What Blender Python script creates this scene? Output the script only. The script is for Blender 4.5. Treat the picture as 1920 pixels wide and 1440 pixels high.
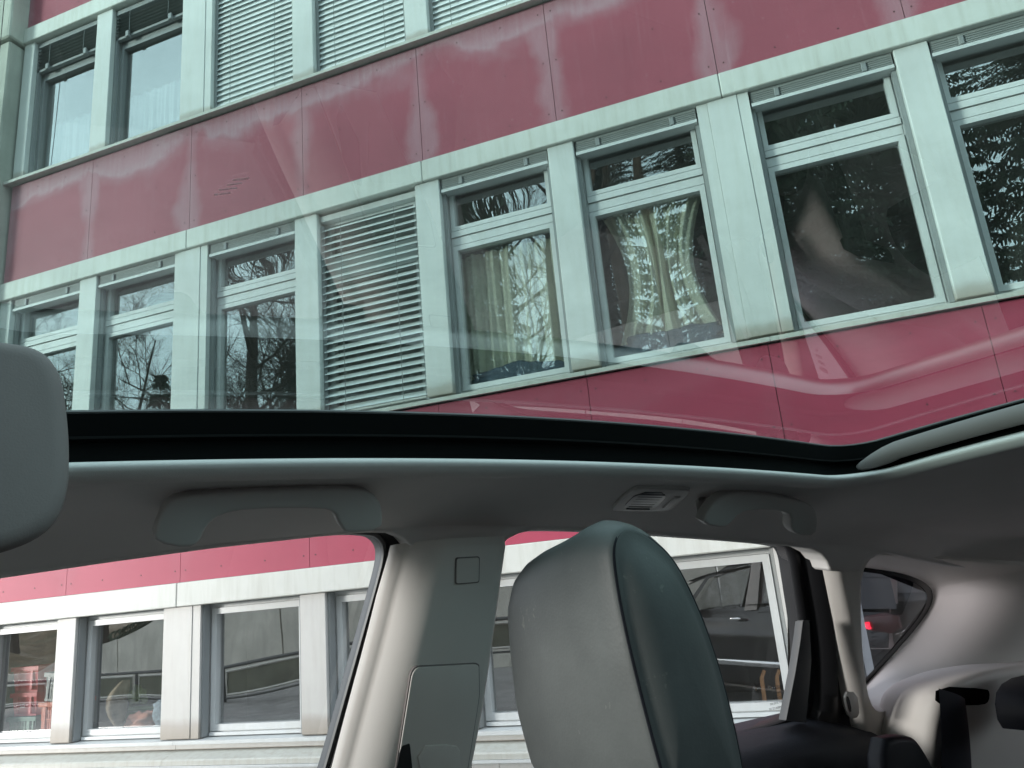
import bpy, bmesh, math, random
import numpy as np
from mathutils import Vector, Matrix
from mathutils import noise as mnoise
for _o in list(bpy.data.objects): bpy.data.objects.remove(_o)
SC = bpy.context.scene
COL = SC.collection
R = math.radians
CZ = 1.40                      # eye height above the ground

# ------------------------------------------------------------------ camera
cam = bpy.data.cameras.new('camera'); camo = bpy.data.objects.new('camera', cam); COL.objects.link(camo)
cam.sensor_width = 36.0; cam.lens = 27.206; cam.clip_start = 0.01; cam.clip_end = 600
_y, _p, _r = R(-19.19), R(15.40), R(-5.176)
_F = Vector((math.sin(_y)*math.cos(_p), math.cos(_y)*math.cos(_p), math.sin(_p)))
_R = Vector((math.cos(_y), -math.sin(_y), 0)); _U = _R.cross(_F)
_R2 = _R*math.cos(_r)+_U*math.sin(_r); _U2 = -_R*math.sin(_r)+_U*math.cos(_r)
camo.matrix_world = Matrix(((_R2.x, _U2.x, -_F.x, 0), (_R2.y, _U2.y, -_F.y, 0), (_R2.z, _U2.z, -_F.z, CZ), (0, 0, 0, 1)))
SC.camera = camo

# ------------------------------------------------------------------ sky, sun, exposure
SUN_EL, SUN_AZ = R(6.5), R(230)          # azimuth clockwise from +Y
W = bpy.data.worlds.new('World'); SC.world = W; W.use_nodes = True
nt = W.node_tree; nt.nodes.clear()
def wn(t, **k):
    n = nt.nodes.new(t)
    for a, b in k.items(): setattr(n, a, b)
    return n
sky = wn('ShaderNodeTexSky'); sky.sky_type = 'NISHITA'; sky.sun_disc = False
sky.sun_elevation = SUN_EL; sky.sun_rotation = SUN_AZ
tc = wn('ShaderNodeTexCoord'); nz = wn('ShaderNodeTexNoise'); nz.inputs['Scale'].default_value = 2.2
nz.inputs['Detail'].default_value = 6; nz.inputs['Roughness'].default_value = .55
mp = wn('ShaderNodeMapping'); mp.inputs['Scale'].default_value = (1, 1, 2.2)
rp = wn('ShaderNodeValToRGB'); rp.color_ramp.elements[0].position = .34; rp.color_ramp.elements[1].position = .62
rp.color_ramp.elements[0].color = (.6, .6, .6, 1); rp.color_ramp.elements[1].color = (1, 1, 1, 1)
mx = wn('ShaderNodeMix'); mx.data_type = 'RGBA'; mx.inputs['B'].default_value = (9.4, 10.7, 11.8, 1)
bg = wn('ShaderNodeBackground'); bg.inputs['Strength'].default_value = .15
wo = wn('ShaderNodeOutputWorld')
lk = nt.links.new
lk(tc.outputs['Generated'], mp.inputs['Vector']); lk(mp.outputs[0], nz.inputs['Vector']); lk(nz.outputs['Fac'], rp.inputs[0])
lk(rp.outputs[0], mx.inputs['Factor']); lk(sky.outputs[0], mx.inputs['A']); lk(mx.outputs['Result'], bg.inputs[0]); lk(bg.outputs[0], wo.inputs[0])
sl = bpy.data.lights.new('sun', 'SUN'); sl.energy = 4.6; sl.angle = R(10); sl.color = (1, .98, .95)
so = bpy.data.objects.new('sun', sl); COL.objects.link(so)
_sd = Vector((math.sin(SUN_AZ)*math.cos(SUN_EL), math.cos(SUN_AZ)*math.cos(SUN_EL), math.sin(SUN_EL)))
so.rotation_euler = _sd.to_track_quat('Z', 'Y').to_euler(); so.location = (0, -10, 30)
vs = SC.view_settings
vs.view_transform = 'Standard'; vs.look = 'None'; vs.gamma = 1; vs.use_curve_mapping = False
vs.exposure = 1.15
cy = SC.cycles
cy.max_bounces = 12; cy.diffuse_bounces = 6; cy.glossy_bounces = 6; cy.transmission_bounces = 6; cy.transparent_max_bounces = 24
cy.sample_clamp_indirect = 8; cy.use_denoising = True; cy.caustics_reflective = False; cy.caustics_refractive = False
try: cy.denoiser = 'OPENIMAGEDENOISE'
except Exception: pass

# ------------------------------------------------------------------ materials
def nodes(name):
    m = bpy.data.materials.new(name); m.use_nodes = True
    t = m.node_tree; b = t.nodes['Principled BSDF']
    return m, t, b
def add(t, typ, **k):
    n = t.nodes.new(typ)
    for a, v in k.items():
        if a.startswith('i_'):
            key = a[2:].replace('_', ' '); n.inputs[key].default_value = v
        else: setattr(n, a, v)
    return n
def noise(t, scale, detail=4, rough=.55, vec=None, dist=0):
    n = add(t, 'ShaderNodeTexNoise'); n.inputs['Scale'].default_value = scale; n.inputs['Detail'].default_value = detail
    n.inputs['Roughness'].default_value = rough; n.inputs['Distortion'].default_value = dist
    if vec is not None: t.links.new(vec, n.inputs['Vector'])
    return n.outputs['Fac']
def ramp(t, fac, stops):
    r = add(t, 'ShaderNodeValToRGB'); e = r.color_ramp.elements
    while len(e) < len(stops): e.new(.5)
    for i, (p, c) in enumerate(stops):
        e[i].position = p; e[i].color = (c, c, c, 1) if not isinstance(c, tuple) else (*c, 1)
    t.links.new(fac, r.inputs[0]); return r.outputs[0]
def mixc(t, fac, a, b, mode='MIX'):
    n = add(t, 'ShaderNodeMix', data_type='RGBA', blend_type=mode)
    for k, v in (('Factor', fac), ('A', a), ('B', b)):
        if isinstance(v, (int, float)): n.inputs[k].default_value = v
        elif isinstance(v, tuple): n.inputs[k].default_value = (*v, 1)
        else: t.links.new(v, n.inputs[k])
    return n.outputs['Result']
def math_(t, op, a, b=None, clamp=False):
    n = add(t, 'ShaderNodeMath', operation=op, use_clamp=clamp)
    for i, v in enumerate((a, b)):
        if v is None: continue
        if isinstance(v, (int, float)): n.inputs[i].default_value = v
        else: t.links.new(v, n.inputs[i])
    return n.outputs[0]
def coords(t, kind='Object', scale=(1, 1, 1)):
    c = add(t, 'ShaderNodeTexCoord'); m = add(t, 'ShaderNodeMapping'); m.inputs['Scale'].default_value = scale
    t.links.new(c.outputs[kind], m.inputs['Vector']); return m.outputs[0]
def bump(t, b, h, strength=.2, dist=.002):
    n = add(t, 'ShaderNodeBump'); n.inputs['Strength'].default_value = strength; n.inputs['Distance'].default_value = dist
    t.links.new(h, n.inputs['Height']); t.links.new(n.outputs[0], b.inputs['Normal'])
def plain(name, col, rough=.6, metal=0, var=.12, vscale=6, bscale=None, bstr=.2, bdist=.001, spec=.5, vs3=(1, 1, 1)):
    m, t, b = nodes(name)
    v = coords(t, 'Object', vs3)
    n = noise(t, vscale, 5, .6, v)
    lo = tuple(c*(1-var) for c in col); hi = tuple(min(1, c*(1+var)) for c in col)
    t.links.new(ramp(t, n, [(.3, lo), (.7, hi)]), b.inputs['Base Color'])
    b.inputs['Roughness'].default_value = rough; b.inputs['Metallic'].default_value = metal
    b.inputs['Specular IOR Level'].default_value = spec
    if bscale: bump(t, b, noise(t, bscale, 2, .5, coords(t)), bstr, bdist)
    return m
def glass(name, tint, f0=.04, gain=1.7, rough=0.0, dirt=0.0):
    """thin pane: tinted see-through plus mirror reflection by Schlick's law, same from both sides"""
    m = bpy.data.materials.new(name); m.use_nodes = True; t = m.node_tree; t.nodes.clear()
    g = add(t, 'ShaderNodeNewGeometry'); d = add(t, 'ShaderNodeVectorMath', operation='DOT_PRODUCT')
    t.links.new(g.outputs['Incoming'], d.inputs[0]); t.links.new(g.outputs['Normal'], d.inputs[1])
    c = math_(t, 'ABSOLUTE', d.outputs['Value']); s = math_(t, 'SUBTRACT', 1.0, c, True)
    p5 = math_(t, 'POWER', s, 5.0); f = math_(t, 'ADD', math_(t, 'MULTIPLY', p5, 1-f0), f0)
    f = math_(t, 'MINIMUM', math_(t, 'MULTIPLY', f, gain), .95)
    tr = add(t, 'ShaderNodeBsdfTransparent')
    sn2 = math_(t, 'SUBTRACT', 1.0, math_(t, 'MULTIPLY', c, c)); pl = math_(t, 'DIVIDE', 1.0, math_(t, 'SQRT', math_(t, 'SUBTRACT', 1.0, math_(t, 'DIVIDE', sn2, 2.25))))
    cb = add(t, 'ShaderNodeCombineColor')
    for ch in range(3): t.links.new(math_(t, 'POWER', tint[ch], pl), cb.inputs[ch])
    t.links.new(cb.outputs[0], tr.inputs[0])
    gl = add(t, 'ShaderNodeBsdfGlossy'); gl.inputs['Roughness'].default_value = rough; gl.inputs[0].default_value = (1, 1, 1, 1)
    mxs = add(t, 'ShaderNodeMixShader'); o = add(t, 'ShaderNodeOutputMaterial')
    t.links.new(f, mxs.inputs[0]); t.links.new(tr.outputs[0], mxs.inputs[1]); t.links.new(gl.outputs[0], mxs.inputs[2])
    last = mxs.outputs[0]
    if dirt > 0:
        di = add(t, 'ShaderNodeBsdfDiffuse'); di.inputs[0].default_value = (.6, .6, .57, 1)
        n = noise(t, 9, 6, .65, coords(t, 'Object', (1, 1, .35)))
        fd = ramp(t, n, [(.35, dirt*.35), (.75, dirt)])
        m2 = add(t, 'ShaderNodeMixShader'); t.links.new(fd, m2.inputs[0]); t.links.new(last, m2.inputs[1]); t.links.new(di.outputs[0], m2.inputs[2]); last = m2.outputs[0]
    t.links.new(last, o.inputs[0]); return m

M = {}
M['headliner'] = plain('headliner_fabric', (.67, .648, .632), .95, bscale=900, bstr=.35, bdist=.0008, var=.03, spec=.15)
M['trim'] = plain('trim_plastic', (.64, .605, .57), .62, bscale=700, bstr=.25, bdist=.0006, var=.025, spec=.35)
M['handle'] = plain('handle_plastic', (.42, .40, .385), .45, bscale=900, bstr=.12, bdist=.0005, var=.02, spec=.4)
M['black'] = plain('black_plastic', (.012, .013, .015), .55, bscale=600, bstr=.2, bdist=.0005, var=.1)
M['frameblack'] = plain('matt_black_frame', (.002, .0025, .0025), .8, var=.1, spec=.05)
M['visor'] = plain('visor_fabric', (.23, .205, .20), .9, bscale=900, bstr=.3, bdist=.0006, var=.03, spec=.15)
M['lampbezel'] = plain('lamp_bezel', (.40, .39, .375), .5, var=.03)
M['navy'] = plain('dark_door_plastic', (.022, .024, .033), .6, bscale=350, bstr=.4, bdist=.0008, var=.1)
M['rubber'] = plain('black_rubber', (.014, .014, .016), .45, var=.1)
M['rubberedge'] = plain('grey_rubber_edge', (.10, .10, .10), .35, var=.1)
M['greyplastic'] = plain('grey_filler_plastic', (.075, .075, .078), .55, bscale=500, bstr=.3, bdist=.0005, var=.05)
def leather(name, col, spec=.4):
    m, t, b = nodes(name)
    v = coords(t)
    n = noise(t, 14, 6, .65, v)
    sp = noise(t, 130, 3, .6, v)
    base = ramp(t, n, [(.3, tuple(c*.86 for c in col)), (.7, tuple(c*1.1 for c in col))])
    dust = ramp(t, math_(t, 'MULTIPLY', sp, noise(t, 22, 3, .5, v)), [(.40, 0.0), (.5, .22)])
    t.links.new(mixc(t, dust if spec > .2 else 0.0, base, (.42, .42, .36)), b.inputs['Base Color'])
    b.inputs['Roughness'].default_value = .5; b.inputs['Specular IOR Level'].default_value = spec
    vo = add(t, 'ShaderNodeTexVoronoi'); vo.inputs['Scale'].default_value = 300; t.links.new(v, vo.inputs['Vector'])
    bump(t, b, vo.outputs['Distance'], .14, .0006)
    return m
M['leather'] = leather('grey_leather', (.078, .085, .083))
M['leatherdark'] = leather('dark_leather', (.012, .013, .017), .15)
M['webbing'] = plain('belt_webbing', (.016, .017, .028), .6, bscale=500, bstr=.5, bdist=.0006, var=.1, vs3=(1, 1, 4))
M['paint'] = plain('black_car_paint', (.012, .012, .013), .12, var=.02)
M['chrome'] = plain('chrome', (.75, .75, .75), .12, 1, var=.02)
M['tyre'] = plain('tyre_rubber', (.02, .02, .02), .8, bscale=60, bstr=.3)
M['rim'] = plain('wheel_alloy', (.5, .5, .52), .3, .9, var=.05)
M['lens'] = plain('lamp_lens', (.045, .055, .055), .3, var=.2, vscale=60)
M['floorcarpet'] = plain('pale_bounce_carpet', (.32, .30, .27), .95, bscale=400, bstr=.5)  # unseen floor, kept pale to bounce light up to the headliner
M['sunroof'] = glass('sunroof_glass', (.50, .635, .61), gain=1.3, dirt=.16)
M['sideglass'] = glass('side_glass', (.71, .715, .71), gain=1.2)
M['lightcut'] = glass('light_cutting_glass', (.38, .37, .41), gain=1.2)  # added dark tint for the unseen left panes, cuts light as the driver would
M['quarter'] = glass('quarter_glass', (.60, .59, .63), gain=1.2)
M['frit'] = plain('black_glass_border', (.01, .01, .012), .2, var=.05)
M['ink'] = plain('etched_ink', (.02, .02, .02), .6, var=.05)
M['inkred'] = plain('faded_print', (.7, .45, .48), .6, var=.05)

def red_panel(name, col, bleach):
    m, t, b = nodes(name)
    uv = add(t, 'ShaderNodeUVMap'); sx = add(t, 'ShaderNodeSeparateXYZ'); t.links.new(uv.outputs[0], sx.inputs[0])
    v = coords(t)
    u, w = sx.outputs[0], sx.outputs[1]                 # metres to the nearest joint, metres below the top edge
    wob = noise(t, 1.6, 3, .5, v, .3); fine = noise(t, 16, 5, .7, coords(t, 'Object', (1, 1, .25)))
    lim = math_(t, 'ADD', math_(t, 'MULTIPLY', math_(t, 'SUBTRACT', wob, .38), .85), math_(t, 'MULTIPLY', fine, .09))
    top = ramp(t, math_(t, 'ADD', math_(t, 'SUBTRACT', lim, w), .5, True), [(.30, 0.0), (.42, .28), (.50, .92), (.60, .68), (.95, .42)])
    jl = math_(t, 'MULTIPLY', math_(t, 'SUBTRACT', noise(t, 1.7, 3, .5, v), .40), .45)
    jn = ramp(t, math_(t, 'ADD', math_(t, 'SUBTRACT', jl, u), .5, True), [(.42, 0.0), (.52, .55), (1, .35)])
    drip = ramp(t, noise(t, 4.0, 5, .65, coords(t, 'Object', (6, 6, .35))), [(.3, .6), (.65, 1.0)])
    st = math_(t, 'MULTIPLY', math_(t, 'MULTIPLY', math_(t, 'MAXIMUM', top, jn), drip), bleach)
    # long faint rain runs down the whole sheet
    run = ramp(t, noise(t, 5.0, 6, .7, coords(t, 'Object', (5, 5, .12))), [(.55, 0.0), (.8, .22)])
    st = math_(t, 'MAXIMUM', st, math_(t, 'MULTIPLY', run, bleach))
    mott = ramp(t, noise(t, 1.3, 6, .6, v), [(.3, tuple(c*.93 for c in col)), (.7, tuple(c*1.06 for c in col))])
    pale = tuple(c*.55+q for c, q in zip(col, (.25, .235, .26)))
    cc = mixc(t, st, mott, pale)
    spots = ramp(t, noise(t, 34, 2, .5, v), [(.68, 0.0), (.73, .3)])
    cc = mixc(t, math_(t, 'MULTIPLY', spots, bleach), cc, pale)
    # rusty run beside some joints
    rr = ramp(t, u, [(0.0, .45), (.035, .38), (.06, 0.0)])
    rust = math_(t, 'MULTIPLY', rr, ramp(t, noise(t, .9, 2, .5, coords(t, 'Object', (1, 1, .02))), [(.52, 0.0), (.6, 1.0)]))
    cc = mixc(t, rust, cc, (.16, .07, .06))
    t.links.new(cc, b.inputs['Base Color']); b.inputs['Roughness'].default_value = .55; b.inputs['Specular IOR Level'].default_value = .3
    bump(t, b, noise(t, 1.2, 2, .5, v), .06, .02)
    return m
M['red'] = red_panel('bleached_red_panel', (.305, .076, .105), .95)
M['redlow'] = red_panel('red_panel_paint', (.36, .050, .092), .10)
def alu(name, col, rough=.5, streak=.3, foot=0.0):
    m, t, b = nodes(name)
    v = coords(t); vst = coords(t, 'Object', (7, 7, .7))
    n = noise(t, 2.0, 5, .6, v); s = noise(t, 3.0, 5, .6, vst)
    base = ramp(t, n, [(.3, tuple(c*.93 for c in col)), (.7, tuple(min(1, c*1.05) for c in col))])
    dirt = ramp(t, s, [(.45, 0.0), (.8, streak)])
    cc = mixc(t, dirt, base, (.36, .34, .28))
    if foot > 0:
        g = add(t, 'ShaderNodeTexCoord'); sp = add(t, 'ShaderNodeSeparateXYZ'); t.links.new(g.outputs['Generated'], sp.inputs[0])
        h = math_(t, 'ADD', sp.outputs[2], math_(t, 'MULTIPLY', math_(t, 'SUBTRACT', noise(t, 9, 4, .6, v), .5), .05))
        ft = ramp(t, h, [(0.0, .75), (foot*.6, .5), (foot, 0.0)])
        cc = mixc(t, ft, cc, (.27, .22, .17))
    t.links.new(cc, b.inputs['Base Color']); b.inputs['Roughness'].default_value = rough; b.inputs['Specular IOR Level'].default_value = .4
    bump(t, b, noise(t, 2.5, 2, .5, v), .05, .01)
    return m
M['alu'] = alu('white_coated_metal', (.58, .59, .58))
M['fascia'] = alu('white_weathered_fascia', (.60, .61, .575), .55, .42)
M['mullion'] = alu('white_metal_post', (.60, .615, .60), .5, .2, .06)
M['mullionlow'] = alu('stained_metal_post', (.55, .54, .52), .5, .25, .16)
M['frame'] = alu('window_frame_metal', (.60, .62, .62), .42, .2)
M['sill'] = alu('weathered_sill_metal', (.50, .50, .46), .5, .7)
M['jamb'] = alu('grey_jamb_metal', (.26, .275, .28), .45, .3)
M['slat'] = plain('blind_slat_paint', (.74, .78, .78), .4, var=.05, vscale=3)
M['slatdark'] = plain('dark_blind_slat', (.24, .26, .25), .45, var=.08, vscale=3)
M['slatgrey'] = plain('grey_blind_slat', (.27, .285, .28), .45, var=.08, vscale=3)
M['cord'] = plain('blind_cord', (.30, .31, .30), .8)
M['backing'] = plain('dark_backing', (.02, .015, .015), .9)
M['screw'] = plain('dark_red_screw', (.09, .03, .035), .6)
M['room'] = plain('room_plaster', (.22, .22, .20), .9, var=.2, vscale=1.2)
M['winglass'] = glass('window_glass', (.93, .96, .94), f0=.22, gain=1.5, dirt=.03)
M['winglasslow'] = glass('low_window_glass', (.95, .96, .95), f0=.23, gain=1.5, dirt=.03)
M['curtain'] = plain('cream_curtain', (.66, .66, .55), .9, var=.06, vscale=5, bscale=300, bstr=.2)
M['curtaingrey'] = plain('grey_net_curtain', (.30, .34, .36), .9, var=.1, vscale=5)
M['bluecloth'] = plain('blue_cloth', (.10, .14, .20), .9, var=.2, vscale=12)
M['concrete'] = None
def concrete(name, col):
    m, t, b = nodes(name); v = coords(t)
    n = noise(t, 1.1, 8, .68, v); s = noise(t, 2.2, 6, .65, coords(t, 'Object', (2.2, 2.2, .35)))
    base = ramp(t, n, [(.3, tuple(c*.7 for c in col)), (.7, tuple(c*1.15 for c in col))])
    cc = mixc(t, ramp(t, s, [(.45, 0.0), (.75, .7)]), base, tuple(c*.55 for c in col))
    t.links.new(cc, b.inputs['Base Color']); b.inputs['Roughness'].default_value = .85
    bump(t, b, noise(t, 30, 4, .6, v), .3, .01); return m
M['concrete'] = concrete('stained_concrete', (.60, .585, .51))
M['pier'] = concrete('pale_pier_concrete', (.42, .43, .38))
M['asphalt'] = plain('worn_pale_paving', (.24, .235, .225), .9, var=.3, vscale=3, bscale=80, bstr=.4, bdist=.006)
def litter():
    m, t, b = nodes('leaf_litter'); v = coords(t)
    c = ramp(t, noise(t, 3, 8, .7, v), [(.3, (.05, .04, .022)), (.5, (.12, .085, .045)), (.7, (.2, .15, .09))])
    g = ramp(t, noise(t, .6, 4, .6, v), [(.5, 0.0), (.7, .6)])
    t.links.new(mixc(t, g, c, (.05, .06, .025)), b.inputs['Base Color']); b.inputs['Roughness'].default_value = .95
    bump(t, b, noise(t, 12, 5, .7, v), .6, .06); return m
M['litter'] = litter()
M['bark'] = plain('bark', (.055, .045, .035), .9, var=.4, vscale=5, bscale=14, bstr=.5, bdist=.02, vs3=(3, 3, .5))
M['barkred'] = plain('pine_bark', (.11, .065, .04), .9, var=.4, vscale=5, bscale=14, bstr=.5, bdist=.02, vs3=(3, 3, .5))
def needles(name, col):
    m, t, b = nodes(name); v = coords(t)
    t.links.new(ramp(t, noise(t, 1.4, 5, .7, v), [(.3, tuple(c*.6 for c in col)), (.7, tuple(c*1.5 for c in col))]), b.inputs['Base Color'])
    b.inputs['Roughness'].default_value = .7; return m
M['needle'] = needles('spruce_needles', (.035, .055, .03))
M['needle2'] = needles('pine_needles', (.05, .065, .035))
M['metaldark'] = plain('dark_railing_metal', (.07, .072, .07), .6, 0)
M['railwhite'] = plain('pale_railing_strip', (.55, .55, .5), .6)
M['mesh'] = plain('olive_infill_sheet', (.12, .125, .09), .7, var=.3, vscale=4)
M['redplastic'] = plain('red_crate_plastic', (.58, .03, .045), .4, var=.08)
M['orange'] = plain('orange_crate_plastic', (.62, .11, .03), .4, var=.08)
M['greycrate'] = plain('grey_crate_plastic', (.28, .31, .31), .45, var=.08)
M['greencrate'] = plain('green_crate_plastic', (.06, .20, .14), .45, var=.1)
M['greenbox'] = plain('olive_green_box', (.13, .24, .10), .55, var=.15)
M['palegreen'] = plain('pale_green_cloth', (.42, .55, .28), .8, var=.2, vscale=14)
M['beige'] = plain('beige_cloth', (.42, .36, .27), .85, var=.25, vscale=14)
M['pink'] = plain('salmon_cloth', (.52, .27, .21), .85, var=.15, vscale=14)
M['bluepat'] = plain('pale_blue_cloth', (.33, .42, .48), .85, var=.4, vscale=45)
M['wood'] = plain('wood', (.36, .20, .10), .6, var=.25, vscale=20, vs3=(3, 3, .4))
M['steel'] = plain('bright_steel', (.7, .7, .7), .15, 1)
M['white'] = plain('white_paint', (.8, .8, .8), .6, var=.02)
m_, t_, b_ = nodes('lit_tail_lamp'); b_.inputs['Base Color'].default_value = (.5, .01, .02, 1)
_vo = add(t_, 'ShaderNodeTexVoronoi'); _vo.inputs['Scale'].default_value = 60; t_.links.new(coords(t_), _vo.inputs['Vector'])
t_.links.new(ramp(t_, _vo.outputs['Distance'], [(.2, (1, .03, .06)), (.5, (.25, .0, .01))]), b_.inputs['Emission Color']); b_.inputs['Emission Strength'].default_value = 10
M['tail'] = m_
M['taildim'] = plain('red_lamp_cover', (.10, .006, .008), .15, var=.02)

# ------------------------------------------------------------------ mesh helpers
def tag(o, label=None, cat=None, group=None, kind=None):
    if label: o['label'] = label
    if cat: o['category'] = cat
    if group: o['group'] = group
    if kind: o['kind'] = kind
    return o
def empty(name, loc=(0, 0, 0), rz=0, parent=None):
    o = bpy.data.objects.new(name, None); COL.objects.link(o); o.location = loc; o.rotation_euler = (0, 0, rz); o.empty_display_size = .2
    if parent: o.parent = parent
    return o
def link(name, me, parent=None, loc=None):
    o = bpy.data.objects.new(name, me); COL.objects.link(o)
    if parent: o.parent = parent
    if loc is not None: o.location = loc
    return o
def mk(name, V, F, mat, parent=None, smooth=False, ang=35, off=(0, 0, 0), uv=None, loc=None):
    me = bpy.data.meshes.new(name)
    me.from_pydata([(v[0]+off[0], v[1]+off[1], v[2]+off[2]) for v in V], [], F)
    me.materials.append(M[mat] if isinstance(mat, str) else mat)
    if smooth:
        for p in me.polygons: p.use_smooth = True
        if ang: me.set_sharp_from_angle(angle=R(ang))
    if uv is not None:
        l = me.uv_layers.new(name='UVMap')
        for lp in me.loops: l.data[lp.index].uv = uv[lp.vertex_index]
    me.update()
    return link(name, me, parent, loc)
class MB:
    def __init__(s): s.V = []; s.F = []
    def add(s, V, F):
        o = len(s.V); s.V += [tuple(v) for v in V]; s.F += [tuple(i+o for i in f) for f in F]; return s
    def box(s, a, b):
        x0, y0, z0 = a; x1, y1, z1 = b
        return s.add([(x0, y0, z0), (x1, y0, z0), (x1, y1, z0), (x0, y1, z0), (x0, y0, z1), (x1, y0, z1), (x1, y1, z1), (x0, y1, z1)],
                     [(0, 3, 2, 1), (4, 5, 6, 7), (0, 1, 5, 4), (1, 2, 6, 5), (2, 3, 7, 6), (3, 0, 4, 7)])
    def tube(s, path, rad, n=8, cap=True, sc=(1, 1)):
        P = [Vector(p) for p in path]; m = len(P)
        if not hasattr(rad, '__len__'): rad = [rad]*m
        V = []; up = None
        for i in range(m):
            d = (P[min(i+1, m-1)]-P[max(i-1, 0)]).normalized()
            if up is None: up = Vector((0, 0, 1)) if abs(d.z) < .9 else Vector((1, 0, 0))
            a = d.cross(up).normalized(); up = a.cross(d).normalized()
            for k in range(n):
                q = 2*math.pi*k/n; V.append(P[i]+(a*math.cos(q)*sc[0]+up*math.sin(q)*sc[1])*rad[i])
        F = [(i*n+k, i*n+(k+1) % n, (i+1)*n+(k+1) % n, (i+1)*n+k) for i in range(m-1) for k in range(n)]
        if cap: F += [tuple(range(n-1, -1, -1)), tuple((m-1)*n+k for k in range(n))]
        return s.add(V, F)
    def grid(s, rows, closed=False):
        n = len(rows[0]); V = [v for r in rows for v in r]; m = n if closed else n-1
        return s.add(V, [(i*n+k, i*n+(k+1) % n, (i+1)*n+(k+1) % n, (i+1)*n+k) for i in range(len(rows)-1) for k in range(m)])
    def mk(s, name, mat, parent=None, **k): return mk(name, s.V, s.F, mat, parent, **k)
def prism(name, pts, vec, mat, parent=None, bev=0, seg=2, off=(0, 0, 0), smooth=True, ang=40):
    """closed outline of 3-D points pushed along vec, with rounded edges"""
    bm = bmesh.new(); v = Vector(vec)
    vs_ = [bm.verts.new(Vector(p)+Vector(off)) for p in pts]
    f = bm.faces.new(vs_)
    r = bmesh.ops.extrude_face_region(bm, geom=[f])
    nv = [e for e in r['geom'] if isinstance(e, bmesh.types.BMVert)]
    bmesh.ops.translate(bm, verts=nv, vec=v)
    bmesh.ops.recalc_face_normals(bm, faces=bm.faces[:])
    if bev:
        caps = [fc for fc in bm.faces if len(fc.verts) == len(pts)]
        ed = list({e for fc in caps for e in fc.edges})
        bmesh.ops.bevel(bm, geom=ed, offset=bev, segments=seg, profile=.5, affect='EDGES', clamp_overlap=True)
    bmesh.ops.triangulate(bm, faces=[fc for fc in bm.faces if len(fc.verts) > 4])
    me = bpy.data.meshes.new(name); bm.to_mesh(me); bm.free(); me.materials.append(M[mat] if isinstance(mat, str) else mat)
    if smooth:
        for p in me.polygons: p.use_smooth = True
        me.set_sharp_from_angle(angle=R(ang))
    return link(name, me, parent)
def bbox(name, a, b, mat, parent=None, bev=.004):
    bm = bmesh.new(); bmesh.ops.create_cube(bm, size=1)
    for v in bm.verts: v.co = Vector([(a[i]+b[i])/2+v.co[i]*(b[i]-a[i]) for i in range(3)])
    if bev: bmesh.ops.bevel(bm, geom=bm.edges[:], offset=bev, segments=1, affect='EDGES', clamp_overlap=True)
    me = bpy.data.meshes.new(name); bm.to_mesh(me); bm.free(); me.materials.append(M[mat] if isinstance(mat, str) else mat)
    return link(name, me, parent)
def fbm(x, y, z=0, o=4): return mnoise.fractal(Vector((x, y, z)), 1, 2, o)
def smooth01(a): a = max(0, min(1, a)); return a*a*(3-2*a)
def interp(x, P): return float(np.interp(x, [p[0] for p in P], [p[1] for p in P]))
def chaikin(P, n=2, closed=True):
    P = [Vector(p) for p in P]
    for _ in range(n):
        Q = []
        m = len(P)
        for i in range(m if closed else m-1):
            a, b = P[i], P[(i+1) % m]; Q += [a*.75+b*.25, a*.25+b*.75]
        if not closed: Q = [P[0]]+Q+[P[-1]]
        P = Q
    return P

# ------------------------------------------------------------------ the setting
mk('ground', [(-150, -150, 0), (150, -150, 0), (150, 150, 0), (-150, 150, 0)], [(0, 1, 2, 3)], 'asphalt')['kind'] = 'structure'
def hill_z(x, y):
    d = -6.3-y
    if d < 0: return -.2
    base = .4+smooth01((x+21)/9)*1.4+smooth01((x+8)/6)*.8
    return base+d*(.18+.24*smooth01((x+10)/8))-.003*d*d+fbm(x*.12, y*.12, 3)*.8+fbm(x*.6, y*.6, 9)*.12
hb = MB(); xs = np.linspace(-60, 40, 90); ys = np.linspace(-6.3, -48, 44)
hb.grid([[(x, y, hill_z(x, y)) for x in xs] for y in ys])
hb.mk('hillside', 'litter', smooth=True, ang=None)['kind'] = 'structure'

# retaining wall of concrete panels across the lane
wall = empty('retaining_wall', (0, -6, 0)); tag(wall, 'stained concrete retaining wall mirrored in the ground-floor windows', 'wall')
xw = -22.5
while xw < 20:
    w = 2.6
    def wt(x): return .6+smooth01((x+20.5)/6.5)*1.5+smooth01((x+8)/6)*.8
    z0, z1 = wt(xw), wt(xw+w)
    mb = MB(); x0, x1 = xw+.02, xw+w-.02
    mb.add([(x0, -.25, 0), (x1, -.25, 0), (x1, 0, 0), (x0, 0, 0), (x0, -.25, z0), (x1, -.25, z1), (x1, 0, z1), (x0, 0, z0)],
           [(0, 3, 2, 1), (4, 5, 6, 7), (0, 1, 5, 4), (1, 2, 6, 5), (2, 3, 7, 6), (3, 0, 4, 7)])
    mb.mk('concrete_panel', 'concrete', wall)
    xw += w
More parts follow.
